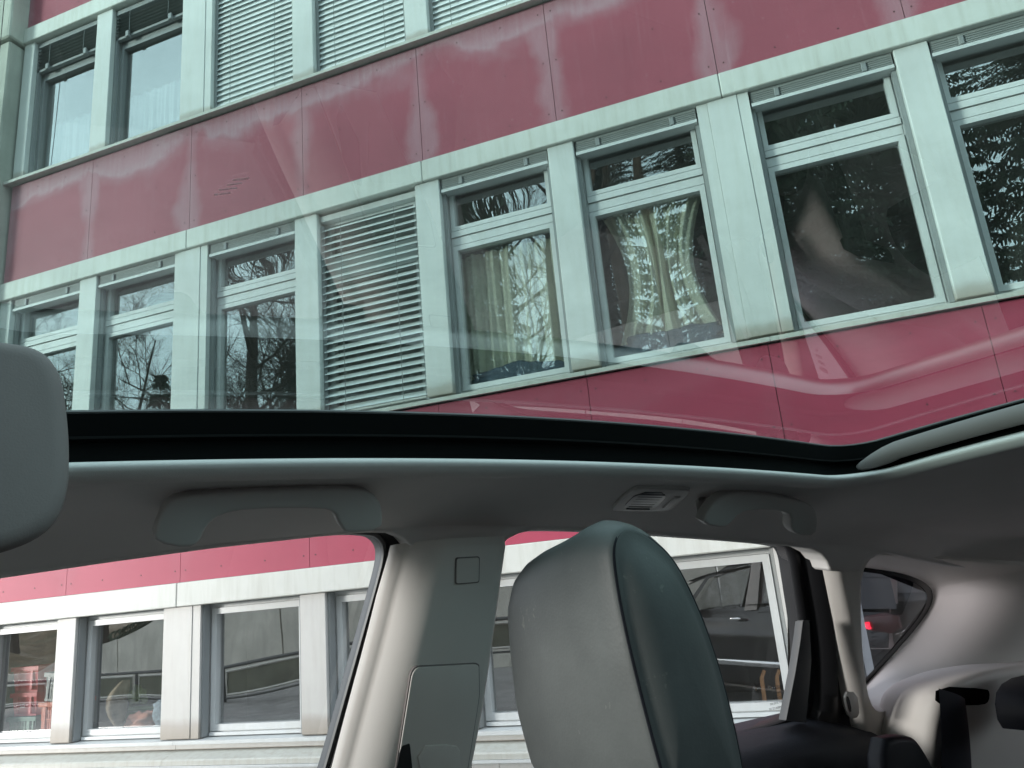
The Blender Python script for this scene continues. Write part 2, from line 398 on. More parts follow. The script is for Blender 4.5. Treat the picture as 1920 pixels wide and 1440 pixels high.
# railing on the lane side
rl = empty('railing', (0, -2.4, 0)); tag(rl, 'dark low railing with pale edged panels mirrored in the ground-floor windows', 'railing')
def rz_(x): return .0 if x < -10.6 else min((x+10.6)*.11, .5)
xr = -19.4
while xr < -3.6:
    x0, x1 = xr, xr+2.2; a, b = rz_(x0), rz_(x1)
    MB().box((x0-.03, -.03, a), (x0+.03, .03, a+.60)).mk('post', 'metaldark', rl)
    MB().tube([(x0, 0, a+.60), (x1, 0, b+.60)], .035, 6).mk('top_rail', 'metaldark', rl)
    MB().tube([(x0, 0, a+.06), (x1, 0, b+.06)], .02, 6).mk('bottom_rail', 'metaldark', rl)
    mb = MB().tube([(x0+.10, .02, a+.53), (x1-.10, .02, b+.53), (x1-.10, .02, b+.13), (x0+.10, .02, a+.13), (x0+.10, .02, a+.53)], .022, 4); mb.mk('panel_frame', 'railwhite', rl)
    mk('infill_sheet', [(x0+.1, .0, a+.13), (x1-.1, .0, b+.13), (x1-.1, .0, b+.53), (x0+.1, .0, a+.53), (x0+.1, .008, a+.13), (x1-.1, .008, b+.13), (x1-.1, .008, b+.53), (x0+.1, .008, a+.53)],
       [(0, 1, 2, 3), (7, 6, 5, 4), (0, 4, 5, 1), (1, 5, 6, 2), (2, 6, 7, 3), (3, 7, 4, 0)], 'mesh', rl)
    xr += 2.2

# ------------------------------------------------------------------ the office building
# heights are metres above the ground, facade plane y = 5
B = empty('office_building', (0, 5, 0)); tag(B, 'office building with dark red panels, white fascias and rows of windows', 'building')
Z = lambda z: z+CZ
JX = [-6.96, -5.866, -4.66, -3.452, -2.323, -1.196, 0.0, 1.21, 2.40, 3.58, 4.66, 5.86]
def panel_row(z0, z1, mat, y=0.0, jx=JX):
    for i in range(len(jx)-1):
        x0, x1 = jx[i]+.0022, jx[i+1]-.0022
        nx, nz = 8, 6
        V, UV = [], []
        for k in range(nz+1):
            for j in range(nx+1):
                x = x0+(x1-x0)*j/nx; z = z0+(z1-z0)*k/nz
                V.append((x, y, z)); UV.append((min(x-x0, x1-x), z1-z))
        n = nx+1
        F = [(k*n+j, k*n+j+1, (k+1)*n+j+1, (k+1)*n+j) for k in range(nz) for j in range(nx)]
        o = len(V)
        rim = [0, nx, (nz)*n+nx, nz*n]
        for q in rim: V.append((V[q][0], y+.02, V[q][2])); UV.append(UV[q])
        F += [(rim[a], o+a, o+(a+1) % 4, rim[(a+1) % 4]) for a in range(4)]
        p = mk('red_panel', V, F, mat, B, uv=UV)
        mb = MB(); rr = random.Random(i*7+int(z0*10))
        for xx in (x0+.05, x0+(x1-x0)*.33, x0+(x1-x0)*.67, x1-.05):
            for zz in (z0+.09, (z0+z1)/2, z1-.09):
                if x0+.1 < xx < x1-.1 and abs(zz-(z0+z1)/2) < .01 and rr.random() < .6: continue
                mb.tube([(xx, y-.003, zz), (xx, y+.001, zz)], .006, 6)
        s = mb.mk('screw_heads', 'screw', p); s['kind'] = 'stuff'
panel_row(Z(3.412), Z(4.497), 'red'); panel_row(Z(.347), Z(1.408), 'redlow'); panel_row(Z(6.42), Z(7.5), 'red')
for z0, z1 in ((3.30, 4.55), (.25, 1.45), (6.3, 7.6), (-1.4, -.85)):
    MB().box((-6.97, .03, Z(z0)), (5.9, .12, Z(z1))).mk('backing_wall', 'backing', B)
# white fascias above each window row, in lengths of two modules
FX = [-6.96, -4.66, -2.323, 0.0, 2.40, 4.66, 5.86]
for z0, z1 in ((3.225, 3.408), (.16, .343), (6.225, 6.41)):
    for i in range(len(FX)-1):
        bbox('fascia_board', (FX[i]+.002, -.035, Z(z0)), (FX[i+1]-.002, .10, Z(z1)), 'fascia', B, .006)
# sills below
SX = [-7.0, -4.66, -1.19, 0.02, 2.41, 4.66, 5.86]
for z0, z1, yy in ((1.412, 1.472, -.055), (4.50, 4.565, -.075)):
    for i in range(len(SX)-1):
        mb = MB(); x0, x1 = SX[i]+.0015, SX[i+1]-.0015
        pr = [(yy, z0), (yy, z0+.030), (.10, z1), (.16, z1), (.16, z0+.012), (yy+.02, z0+.012), (yy+.02, z0)]
        V = [(x, a, Z(b)) for x in (x0, x1) for a, b in pr]; n = len(pr)
        mb.add(V, [(k, (k+1) % n, n+(k+1) % n, n+k) for k in range(n)]+[tuple(range(n-1, -1, -1)), tuple(range(n, 2*n))])
        mb.mk('sill', 'sill', B)
# ground floor sill and ledge
for i in range(len(SX)-1):
    x0, x1 = SX[i]+.0015, SX[i+1]-.0015
    def strip(name, pr, mat):
        V = [(x, a, Z(b)) for x in (x0, x1) for a, b in pr]; n = len(pr)
        MB().add(V, [(k, (k+1) % n, n+(k+1) % n, n+k) for k in range(n)]+[tuple(range(n-1, -1, -1)), tuple(range(n, 2*n))]).mk(name, mat, B)
    strip('sill', [(-.03, -.835), (-.03, -.81), (.15, -.80), (.15, -.835)], 'frame')
    strip('sill_base', [(0, -.872), (0, -.837), (.1, -.837), (.1, -.872)], 'mullionlow')
    strip('ledge', [(-.14, -.955), (-.14, -.925), (-.13, -.915), (.03, -.875), (.05, -.875), (.05, -.955)], 'sill')
    strip('ledge_cap', [(-.15, -.975), (-.15, -.957), (.05, -.957), (.05, -.975)], 'frame')
    nseg = max(1, round((x1-x0)/.8))
    for k in range(nseg):
        a = x0+(x1-x0)*k/nseg; b = x0+(x1-x0)*(k+1)/nseg
        MB().box((a+.002, .0, 0.002), (b-.002, .03, Z(-.98))).mk('base_panel', 'alu', B)

# posts between the windows: (left, right) edges
POST = [(-6.97, -6.82), (-5.935, -5.725), (-4.81, -4.452), (-3.541, -3.321), (-2.408, -2.196), (-1.293, -1.092), (-.183, .170), (1.094, 1.297), (2.235, 2.44), (3.40, 3.60), (4.50, 4.83), (5.7, 5.86)]
def posts(z0, z1, mat):
    for a, b in POST:
        if b-a > .3:     # wide post: a middle sheet and two edge strips
            s = .075
            MB().box((a, 0, z0), (a+s-.002, .16, z1)).mk('post_edge', mat, B)
            MB().box((b-s+.002, 0, z0), (b, .16, z1)).mk('post_edge', mat, B)
            bbox('post_sheet', (a+s, -.006, z0), (b-s, .14, z1), mat, B, .003)
        else:
            bbox('post', (a, -.004, z0), (b, .16, z1), mat, B, .005)
posts(Z(1.474), Z(3.224), 'mullion'); posts(Z(4.567), Z(6.224), 'mullion'); posts(Z(-.80), Z(.159), 'mullionlow')

def ring(mb, x0, x1, z0, z1, w, ya, yb):
    mb.box((x0, ya, z0), (x0+w, yb, z1)); mb.box((x1-w, ya, z0), (x1, yb, z1))
    mb.box((x0+w, ya, z0), (x1-w, yb, z0+w)); mb.box((x0+w, ya, z1-w), (x1-w, yb, z1))
def bar(x0, x1, z0, z1, ya, yb): return MB().box((x0, ya, z0), (x1, yb, z1))
WINS = [(POST[i][1], POST[i+1][0]) for i in range(len(POST)-1)]
def pane(x0, x1, z0, z1, y, parent, seed, mat='winglass'):
    # slightly bowed sheet, as sealed double glazing is
    n = 8; r = random.Random(seed); bow = r.uniform(-.0035, .0035); tx, tz = r.uniform(-.0015, .0015), r.uniform(-.0015, .0015)
    V = []
    for k in range(n+1):
        for j in range(n+1):
            u, w = j/n, k/n
            V.append((x0+(x1-x0)*u, y+bow*16*u*(1-u)*w*(1-w)*.6+tx*(u-.5)+tz*(w-.5), z0+(z1-z0)*w))
    m = n+1
    return mk('pane', V, [(k*m+j, k*m+j+1, (k+1)*m+j+1, (k+1)*m+j) for k in range(n) for j in range(n)], mat, parent, smooth=True, ang=None)
GY = .135
for i, (xl, xr) in enumerate(WINS):
    if xl > 5: continue
    # first floor: tall lower light, transom, top light
    mb = MB(); z0, z1 = Z(1.474), Z(3.222)
    ring(mb, xl, xr, z0, z1, .035, .105, .16)
    f = mb.mk('window', 'frame', B)
    s = MB(); ring(s, xl+.037, xr-.037, Z(1.50), Z(2.665), .038, .095, .15); s.mk('sash', 'frame', f)
    bar(xl+.036, xr-.036, Z(2.672), Z(2.735), .100, .155).mk('transom', 'frame', f)
    bar(xl+.036, xr-.036, Z(2.742), Z(2.79), .09, .15).mk('transom', 'frame', f)
    s = MB(); ring(s, xl+.037, xr-.037, Z(2.797), Z(3.16), .034, .095, .15); s.mk('top_sash', 'frame', f)
    pane(xl+.07, xr-.07, Z(1.53), Z(2.635), GY, f, i); pane(xl+.066, xr-.066, Z(2.825), Z(3.135), GY, f, i+50)
    for xx in (xl+.002, xr-.030):
        bar(xx, xx+.028, Z(1.476), Z(3.12), .045, .075).mk('blind_guide', 'jamb', f)
        bar(xx if xx < (xl+xr)/2 else xx+.018, (xx if xx < (xl+xr)/2 else xx+.018)+.010, Z(1.476), Z(3.12), .078, .10).mk('jamb_lining', 'jamb', f)
    # second floor
    if i <= 5:
        mb = MB(); ring(mb, xl, xr, Z(4.567), Z(6.222), .035, .105, .16); f2 = mb.mk('window', 'frame', B)
        s = MB(); ring(s, xl+.037, xr-.037, Z(4.60), Z(5.80), .036, .095, .15); s.mk('sash', 'jamb', f2)
        bar(xl+.036, xr-.036, Z(5.806), Z(5.90), .10, .155).mk('transom', 'jamb', f2)
        pane(xl+.07, xr-.07, Z(4.63), Z(5.77), GY, f2, i+100); pane(xl+.05, xr-.05, Z(5.90), Z(6.18), GY, f2, i+150)
        for xx in (xl+.002, xr-.030): bar(xx, xx+.028, Z(4.57), Z(6.15), .045, .08).mk('blind_guide', 'jamb', f2)
    # ground floor: single light
    mb = MB(); ring(mb, xl, xr, Z(-.798), Z(.158), .03, .105, .16); f0 = mb.mk('window', 'frame', B)
    s = MB(); ring(s, xl+.032, xr-.032, Z(-.765), Z(.125), .045, .09, .15); s.mk('sash', 'frame', f0)
    bar(xl+.04, xr-.04, Z(-.795), Z(-.772), .07, .15).mk('weather_bar', 'frame', f0)
    pane(xl+.075, xr-.075, Z(-.73), Z(.085), GY, f0, i+200, 'winglasslow')
    for xx in (xl+.002, xr-.020): bar(xx, xx+.018, Z(-.797), Z(.155), .02, .085).mk('jamb_lining', 'jamb', f0)

# venetian blinds
def slat_mesh(L, w, tilt, mat):
    V = []
    for x in (0, L):
        for k in range(4):
            u = (k/3-.5)*w; h = .006*(1-(2*k/3-1)**2)
            c, s = math.cos(tilt), math.sin(tilt)
            V.append((x, u*c-h*s*-1, u*s+h*c))
    me = bpy.data.meshes.new('slat'); me.from_pydata(V, [], [(k, k+1, 4+k+1, 4+k) for k in range(3)]); me.materials.append(M[mat])
    for p in me.polygons: p.use_smooth = True
    return me
def blind(xl, xr, ztop, zbot, pitch, w, tilt, mat, railmat, label):
    x0, x1 = xl+.012, xr-.012
    head = MB().box((x0, .03, ztop), (x1, .10, ztop+.05)).mk('venetian_blind', railmat, B); head['label'] = label
    me = slat_mesh(x1-x0, w, tilt, mat); n = int((ztop-zbot-.03)/pitch); rr = random.Random(int(xl*100))
    for k in range(n):
        o = link('slat', me, head, (x0, .062, zbot+.045+k*pitch)); o.rotation_euler = (rr.gauss(0, .022), rr.gauss(0, .0012), 0)
    MB().box((x0, .045, zbot), (x1, .085, zbot+.028)).mk('bottom_rail', railmat, head)
    for fx in (.22, .78):
        MB().tube([(x0+(x1-x0)*fx, .020, zbot+.01), (x0+(x1-x0)*fx, .020, ztop)], .003, 4).mk('cord', 'cord', head)
blind(*WINS[3], Z(3.15), Z(1.49), .062, .085, R(41), 'slat', 'alu', 'white blind lowered over the whole first-floor window')
for i in (2, 3, 4): blind(*WINS[i], Z(6.10), Z(4.575), .058, .085, R(72), 'slat', 'alu', 'white blind lowered on the upper floor')
for i in (0, 1):
    blind(*WINS[i], Z(6.15), Z(5.85), .042, .07, R(12), 'slatdark', 'jamb', 'dark blind pulled a third down')
    x0, x1 = WINS[i]
    for fx in (.2, .8):
        bbox('blind_bracket', (x0+(x1-x0)*fx-.02, .015, Z(5.83)), (x0+(x1-x0)*fx+.02, .06, Z(5.90)), 'jamb', B, .004)
# pulled-up blinds under the fascia
for i, (xl, xr) in enumerate(WINS[:9]):
    if i == 3: continue
    head = MB().box((xl+.01, .010, Z(3.105)), (xr-.01, .10, Z(3.13))).mk('raised_blind', 'frame', B)
    MB().box((xl+.012, .018, Z(3.131)), (xr-.012, .10, Z(3.224))).mk('slat_stack', 'slatgrey', head)
    for k in range(5): link('slat', slat_mesh(xr-xl-.03, .075, R(4), 'slatgrey'), head, (xl+.015, .050, Z(3.138+k*.0155)))
    for fx in (.2, .8):
        bbox('blind_bracket', (xl+(xr-xl)*fx-.016, .004, Z(3.134)), (xl+(xr-xl)*fx+.016, .05, Z(3.20)), 'jamb', head, .004)

# rooms behind the glass
for z0, z1 in ((-1.39, .30), (1.0, 3.30), (4.1, 6.4)):
    mb = MB()
    mb.box((-6.9, 3.6, Z(z0)), (5.8, 3.7, Z(z1))); mb.box((-6.9, .17, Z(z0)), (5.8, 3.6, Z(z0)+.02)); mb.box((-6.9, .17, Z(z1)-.02), (5.8, 3.6, Z(z1)))
    mb.box((-6.97, .13, Z(z0)), (-6.9, 3.7, Z(z1))); mb.box((5.8, .13, Z(z0)), (5.87, 3.7, Z(z1)))
    for xx in (-2.3, 2.3): mb.box((xx-.05, .165, Z(z0)+.03), (xx+.05, 3.59, Z(z1)-.03))
    mb.mk('room', 'room', B)
MB().box((-6.97, .14, Z(7.5)), (5.87, 3.8, Z(7.6))).mk('roof', 'concrete', B)
# concrete pier at the corner
pr = empty('concrete_pier', (-7.45, 4.95, 0)); tag(pr, 'pale concrete pier at the left end of the red panels', 'pier')
bbox('lower_block', (-.55, -.10, .0), (.45, .6, Z(6.20)), 'pier', pr, .015)
bbox('upper_block', (-.55, -.14, Z(6.215)), (.49, .6, Z(9)), 'pier', pr, .015)
MB().tube([(.40, -.16, Z(3.5)), (.39, -.16, Z(5)), (.41, -.17, Z(6.1)), (.42, -.19, Z(7))], .004, 5).mk('cable', 'backing', pr)

# ------------------------------------------------------------------ things behind the windows
def curtain(x0, x1, z0, z1, y, mat, folds, label, amp=.03, gather=0, name='curtain'):
    V = []; nx, nz = 90, 14; rr = random.Random(int(x0*31)); ph = rr.uniform(0, 6)
    for k in range(nz+1):
        w = k/nz
        for j in range(nx+1):
            u = j/nx
            g = gather*math.sin(math.pi*w*.9)*math.sin((u-.5)*math.pi)*-.22
            x = x0+(x1-x0)*(u+g)
            yy = y+amp*math.sin(u*folds*6.283+ph+.8*math.sin(w*3+u*5))*(1-.35*w)+.012*math.sin(u*folds*15+ph)
            V.append((x, yy, z0+(z1-z0)*w))
    n = nx+1
    o = mk(name, V, [(k*n+j, k*n+j+1, (k+1)*n+j+1, (k+1)*n+j) for k in range(nz) for j in range(nx)], mat, None, smooth=True, ang=None, off=(0, 5, 0))
    return tag(o, label, 'curtain')
curtain(-2.15, -1.30, Z(1.52), Z(2.62), .225, 'curtain', 6, 'cream curtain behind the window right of the lowered blind', .025)
curtain(-1.05, -.20, Z(1.52), Z(2.66), .225, 'curtain', 5, 'cream curtain gathered in the middle, next to the wide post', .035, 1.0)
curtain(-6.80, -5.95, Z(4.58), Z(5.27), .22, 'curtaingrey', 7, 'grey half-height curtain in the upper window nearest the pier', .012)
curtain(-5.70, -4.83, Z(4.58), Z(5.27), .22, 'curtaingrey', 7, 'grey half-height curtain in the upper window beside the wide post', .012)
def lump(name, c, r, mat, label, cat, seed=0, bumpy=.25, pts=None, fine=1.0):
    bm = bmesh.new(); bmesh.ops.create_icosphere(bm, subdivisions=4, radius=1)
    for v in bm.verts:
        n = v.co.copy(); d = 1+bumpy*fbm(n.x*1.6+seed, n.y*1.6, n.z*1.6, 4)+.10*fine*fbm(n.x*5+seed, n.y*5, n.z*5, 3)
        v.co = Vector((n.x*r[0]*d, n.y*r[1]*d, max(n.z, -.75)*r[2]*d))
    me = bpy.data.meshes.new(name); bm.to_mesh(me); bm.free(); me.materials.append(M[mat])
    for p in me.polygons: p.use_smooth = True
    return tag(link(name, me, None, c), label, cat)
lump('cloth_bundle', (-1.75, 5.185, Z(1.56)), (.40, .03, .10), 'bluecloth', 'dark blue cloth lying on the sill below the plain cream curtain', 'cloth', 1, .35)
lump('cloth_bundle', (-.62, 5.185, Z(1.575)), (.42, .03, .12), 'bluecloth', 'dark blue cloth lying on the sill below the gathered curtain', 'cloth', 5, .4)
# store room shelf and goods
sh = MB(); sh.box((-7.0+.12, 5.20, Z(-.80)), (-2.45, 5.85, Z(-.77))); o = sh.mk('shelf', 'greycrate'); tag(o, 'grey shelf board behind the ground-floor windows on the left', 'shelf')
def crate(name, a, b, mat, label, slats=0, rim=True, taper=.02):
    a = (a[0]*.962-.12, a[1]-.215, a[2]); b = (b[0]*.962-.12, b[1]-.215, b[2])
    x0, y0, z0 = a; x1, y1, z1 = b
    e = empty(name, ((x0+x1)/2, (y0+y1)/2, z0)); tag(e, label, 'crate', 'crates in the store room')
    hx, hy, h = (x1-x0)/2, (y1-y0)/2, z1-z0; t = taper
    mb = MB(); T = .008
    for sx_, sy_, ax in ((0, -1, 'x'), (0, 1, 'x'), (-1, 0, 'y'), (1, 0, 'y')):
        if ax == 'x':
            V = [(-hx+t, sy_*(hy-t), .01), (hx-t, sy_*(hy-t), .01), (hx, sy_*hy, h), (-hx, sy_*hy, h)]; V += [(p[0], p[1]-sy_*T, p[2]) for p in V]
        else:
            V = [(sx_*(hx-t), -hy+t, .01), (sx_*(hx-t), hy-t, .01), (sx_*hx, hy, h), (sx_*hx, -hy, h)]; V += [(p[0]-sx_*T, p[1], p[2]) for p in V]
        if slats and ax == 'x' and sy_ < 0: continue
        mb.add(V, [(0, 1, 2, 3), (7, 6, 5, 4), (0, 4, 5, 1), (1, 5, 6, 2), (2, 6, 7, 3), (3, 7, 4, 0)])
    mb.box((-hx+t, -hy+t, 0), (hx-t, hy-t, .012))
    mb.mk('tub', mat, e)
    if rim:
        r = MB(); r.box((-hx-.01, -hy-.012, h-.035), (hx+.01, -hy-.0005, h)); r.box((-hx-.012, hy+.0005, h-.035), (hx+.012, hy+.012, h))
        r.box((-hx-.012, -hy, h-.035), (-hx-.0005, hy, h)); r.box((hx+.0005, -hy, h-.035), (hx+.012, hy, h)); r.mk('rim', mat, e)
        for q in (-.55, .55): MB().box((q*hx-.012, -hy-.008, .02), (q*hx+.012, -hy+t*.8, h-.035)).mk('rib', mat, e)
    if slats:
        for k in range(slats):
            x = -hx+t+(2*hx-2*t)*(k+.5)/slats; w = (2*hx-2*t)/slats*.28
            MB().box((x-w, -hy, .02), (x+w, -hy+.012, h-.03)).mk('slat', mat, e)
        MB().box((-hx+t, -hy-.002, h*.45), (hx-t, -hy-.001+.012, h*.5)).mk('slat', mat, e)
        MB().box((-hx+t, -hy-.002, .0), (hx-t, -hy+.012, .02)).mk('slat', mat, e)
    return e
zs = Z(-.77)+.002
crate('crate', (-7.00+.14, 5.45, zs), (-6.52, 5.8, zs+.15), 'greencrate', 'green ventilated crate at the bottom of the left stack', 9)
rc = crate('crate', (-6.85, 5.46, zs+.153), (-6.54, 5.78, zs+.345), 'redplastic', 'red crate with white lettering on the green crate')
crate('crate', (-6.85, 5.45, zs+.348), (-6.53, 5.79, zs+.56), 'redplastic', 'plain red crate on top of the lettered red crate')
crate('crate', (-6.44, 5.42, zs), (-6.16, 5.72, zs+.26), 'orange', 'orange crate beside the red crates', 10)
g = crate('crate', (-6.43, 5.43, zs+.263), (-6.20, 5.71, zs+.49), 'greycrate', 'grey slatted crate tilted on the orange crate', 8); g.rotation_euler = (0, R(6), 0)
def text(name, s, loc, size, mat, parent, rot=(R(90), 0, 0), mirror=False, ext=.0004):
    c = bpy.data.curves.new(name, 'FONT'); c.body = s; c.size = size; c.extrude = ext; c.align_x = 'CENTER'; c.resolution_u = 3
    o = bpy.data.objects.new(name, c); COL.objects.link(o)
    bpy.context.view_layer.update()
    me = bpy.data.meshes.new_from_object(o.evaluated_get(bpy.context.evaluated_depsgraph_get()))
    bpy.data.objects.remove(o); me.materials.clear(); me.materials.append(M[mat])
    if mirror:
        for v in me.vertices: v.co.x *= -1
        me.flip_normals()
    t = link(name, me, parent, loc); t.rotation_euler = rot; return t
text('lettering', 'SG', (0.0, -.172, .07), .05, 'white', rc)
# bags in the second ground-floor window
GX = -5.6
def box_thing(name, a, b, mat, label, cat):
    e = bbox(name, a, b, mat, None, .01); return tag(e, label, cat)
bx_ = empty('storage_box', (-5.45, 5.62, zs)); tag(bx_, 'olive green lidded box behind the pink cloth', 'box')
bbox('tub', (-.24, -.12, 0), (.24, .12, .12), 'greenbox', bx_, .012); bbox('lid', (-.255, -.135, .123), (.255, .135, .155), 'greenbox', bx_, .008)
lump('cloth_bundle', (-5.60, 5.55, zs+.235), (.07, .06, .085), 'palegreen', 'pale green cloth bundle lying on the olive box', 'cloth', 9, .5)
sk = MB()
rows = []
for k in range(13):
    a = k/12; r_ = .10*math.sin(math.pi*(a*.86+.07))**.7
    zc = zs+.02+a*.36; xc = -5.72-.03*math.sin(a*3)+.08*a*a
    rows.append([(xc+r_*1.0*math.cos(q)*(1+.18*math.sin(3*q+a*5)), 5.46+r_*.7*math.sin(q)*(1+.15*math.cos(4*q)), zc) for q in np.linspace(0, 2*math.pi, 28, endpoint=False)])
sk.grid(rows, True); tag(sk.mk('sack', 'beige', smooth=True, ang=None), 'beige cloth sack slumped at the left of the second ground window', 'sack')
lump('cloth_bundle', (-5.33, 5.33, zs+.055), (.17, .07, .075), 'pink', 'salmon pink cloth bundle on the shelf in front of the olive box', 'cloth', 14, .55).rotation_euler = (0, R(-14), 0)
lump('cloth_bundle', (-5.05, 5.34, zs+.11), (.15, .07, .13), 'bluepat', 'pale blue patterned cloth beside the pink bundle', 'cloth', 21, .4).rotation_euler = (0, R(-25), 0)
tb = MB(); tb.box((-1.08, 5.19, Z(-.80)), (-.2, 5.9, Z(-.765))); tag(tb.mk('table_top', 'metaldark'), 'dark work top behind the window seen through the rear door', 'table')
for x, lab in ((-.395, 'wooden upright with steel knob, nearer the headrest'), (-.305, 'wooden upright with steel knob, nearer the window post')):
    e = empty('wooden_upright', (x, 5.33, Z(-.763))); tag(e, lab, 'wood clamp', 'wooden uprights on the work top')
    mb = MB(); mb.add([(-.012, -.02, 0), (.012, -.02, 0), (.012, .02, 0), (-.012, .02, 0), (-.008, -.02, .15), (.016, -.02, .15), (.016, .02, .15), (-.008, .02, .15), (.018, -.02, .20), (.036, -.02, .19), (.036, .02, .19), (.018, .02, .20)],
           [(0, 3, 2, 1), (0, 1, 5, 4), (1, 2, 6, 5), (2, 3, 7, 6), (3, 0, 4, 7), (4, 5, 9, 8), (5, 6, 10, 9), (6, 7, 11, 10), (7, 4, 8, 11), (8, 9, 10, 11)]); mb.mk('upright', 'wood', e)
    mb = MB(); mb.tube([(-.012, 0, .09), (-.04, 0, .09)], .006, 8)
    for q in range(1): mb.tube([(-.036, 0, .09), (-.042, 0, .09), (-.055, 0, .09), (-.062, 0, .09)], [.010, .02, .02, .008], 10)
    mb.mk('knob', 'steel', e, smooth=True)

# ------------------------------------------------------------------ the car
# car frame: x to the rear, y to its right side, z up; the eye sits at x = y = 0
CAR = empty('car', (0, 0, 0), R(50.2))
tag(CAR, 'black car seen from inside, with pale headliner and open panoramic glass roof', 'car')
O = (0, 0, CZ); YC = .38
def mir(V): return [(v[0], 2*YC-v[1], v[2]) for v in V]
def cmk(name, V, F, mat, parent=CAR, both=False, **k):
    o = mk(name, V, F, mat, parent, off=O, **k)
    if both: mk(name, mir(V), [tuple(reversed(f)) for f in F], mat, parent, off=O, **k)
    return o
def zlip(x, y): return .176-(.05*(x-.4)**2 if x < 1.2 else .032+.08*(x-1.2))-.12*(y-YC)**2
def zgl(x, y): return .228-.07*(x-.45)**2-.065*(y-YC)**2
def sdf(x, y, rc, rad):
    (x0, x1, y0, y1) = rc
    qx = abs(x-(x0+x1)/2)-(x1-x0)/2+rad; qy = abs(y-(y0+y1)/2)-(y1-y0)/2+rad
    return math.hypot(max(qx, 0), max(qy, 0))+min(max(qx, qy), 0)-rad
LIP = (-.065, 1.072, 2*YC-.768, .768); GLS = (-.058, 1.105, 2*YC-.80, .80)
C0 = (.57, YC)
def hit(dx, dy, rc, rad, o):
    a, b = 0, 3.0
    for _ in range(40):
        m = (a+b)/2
        if sdf(C0[0]+dx*m, C0[1]+dy*m, rc, rad) < o: a = m
        else: b = m
    return a
HEAD_LOW = [(-.36, .033), (-.30, .040), (-.187, .055), (-.052, .072), (.051, .083), (.168, .094), (.301, .103), (.368, .106), (.403, .104), (.423, .096), (.433, .086), (.438, .076), (.508, .074), (.579, .073), (.583, .081), (.592, .089), (.61, .096), (.639, .101), (.844, .088), (1.204, .053), (1.272, .045), (1.304, .033), (1.325, .016), (1.334, -.001), (1.388, -.005), (1.434, -.007), (1.44, .006), (1.471, .020), (1.515, .024), (1.619, .006), (1.739, -.015), (1.89, -.032), (2.054, -.045), (2.35, -.07)]
TOPW = [(-.36, .038), (-.30, .045), (-.187, .058), (-.052, .074), (.168, .096), (.368, .107), (.5, .108), (.639, .103), (.844, .090), (1.204, .056), (1.4, .038), (1.515, .026), (1.619, .010), (1.739, -.012), (1.89, -.030), (2.054, -.043), (2.35, -.068)]
YS0 = 1.06
XF, XB = -.36, 2.35
right = sorted(set([round(x, 4) for x in np.linspace(XF, XB, 150)]+[round(x, 4) for x in np.linspace(.36, .66, 50)]+[round(x, 4) for x in np.linspace(1.25, 1.65, 60)]))
outer = []      # (x, y, zw, zl, side)
for x in right:
    zw = interp(x, TOPW); zl = min(interp(x, HEAD_LOW), zw); outer.append((x, YS0-.3*zw, zw, zl, 1))
zb = interp(XB, TOPW); zf = interp(XF, TOPW)
yR = YS0-.3*zb; yF = YS0-.3*zf
for k in range(1, 30):
    y = yR+(2*YC-2*yR+0)*k/30 if False else yR-(yR-(2*YC-yR))*k/30
    e = abs(y-YC)/(yR-YC); outer.append((XB, y, zb+.06*(1-e**3), zb+.06*(1-e**3), 2))
for x in reversed(right):
    zw = interp(x, TOPW); zl = min(interp(x, HEAD_LOW), zw); outer.append((x, 2*YC-(YS0-.3*zw), zw, zl, -1))
for k in range(1, 30):
    y = (2*YC-yF)+(2*yF-2*YC)*k/30; e = abs(y-YC)/(yF-YC); outer.append((XF, y, zf+.095*(1-e**4), zf+.095*(1-e**4), 3))
BEAD = [(.020, .003), (.011, .0), (.005, -.002), (.001, -.0045), (.0, -.008), (.003, -.011), (.010, -.0155), (.020, -.0175), (.030, -.016), (.038, -.011), (.043, -.0085), (.052, -.0095)]
UU = [.06, .13, .22, .33, .45, .57, .68, .77, .84, .89, .93, .96, .98, 1.0]
rows = [[] for _ in range(len(BEAD)+len(UU)+5)]
for (x, y, zw, zl, sd) in outer:
    dx, dy = x-C0[0], y-C0[1]; L = math.hypot(dx, dy); dx /= L; dy /= L
    for i, (o_, dz) in enumerate(BEAD):
        t = hit(dx, dy, LIP, .065, o_); px, py = C0[0]+dx*t, C0[1]+dy*t; rows[i].append((px, py, zlip(px, py)+dz))
    ze = zlip(x, y)-.010
    for j, u in enumerate(UU):
        px, py = C0[0]+dx*(t+(L-t)*u), C0[1]+dy*(t+(L-t)*u)
        e = math.hypot(px-x, py-y); s_ = max(0, 1-e/.17)
        if sd in (2, 3): s_ = max(0, 1-e/.5)
        rows[len(BEAD)+j].append((px, py, zlip(px, py)-.010+(zw-ze)*s_**2))
    k0 = len(BEAD)+len(UU)
    for q in range(1, 4):
        zz = zw+(zl-zw)*q/3; dd = -.3*(zz-zw)*(1 if sd == 1 else -1 if sd == -1 else 0); rows[k0+q-1].append((x, y+dd, zz))
    sg = {1: (0, 1), -1: (0, -1), 2: (1, 0), 3: (-1, 0)}[sd]
    rows[k0+3].append((x+sg[0]*.006, y+dd+sg[1]*.006, zl-.002)); rows[k0+4].append((x+sg[0]*.05, y+dd+sg[1]*.05, zl+.006))
hm = MB(); hm.grid(rows, True); hm.mk('headliner', 'headliner', CAR, smooth=True, ang=None, off=O)
NO = len(outer)
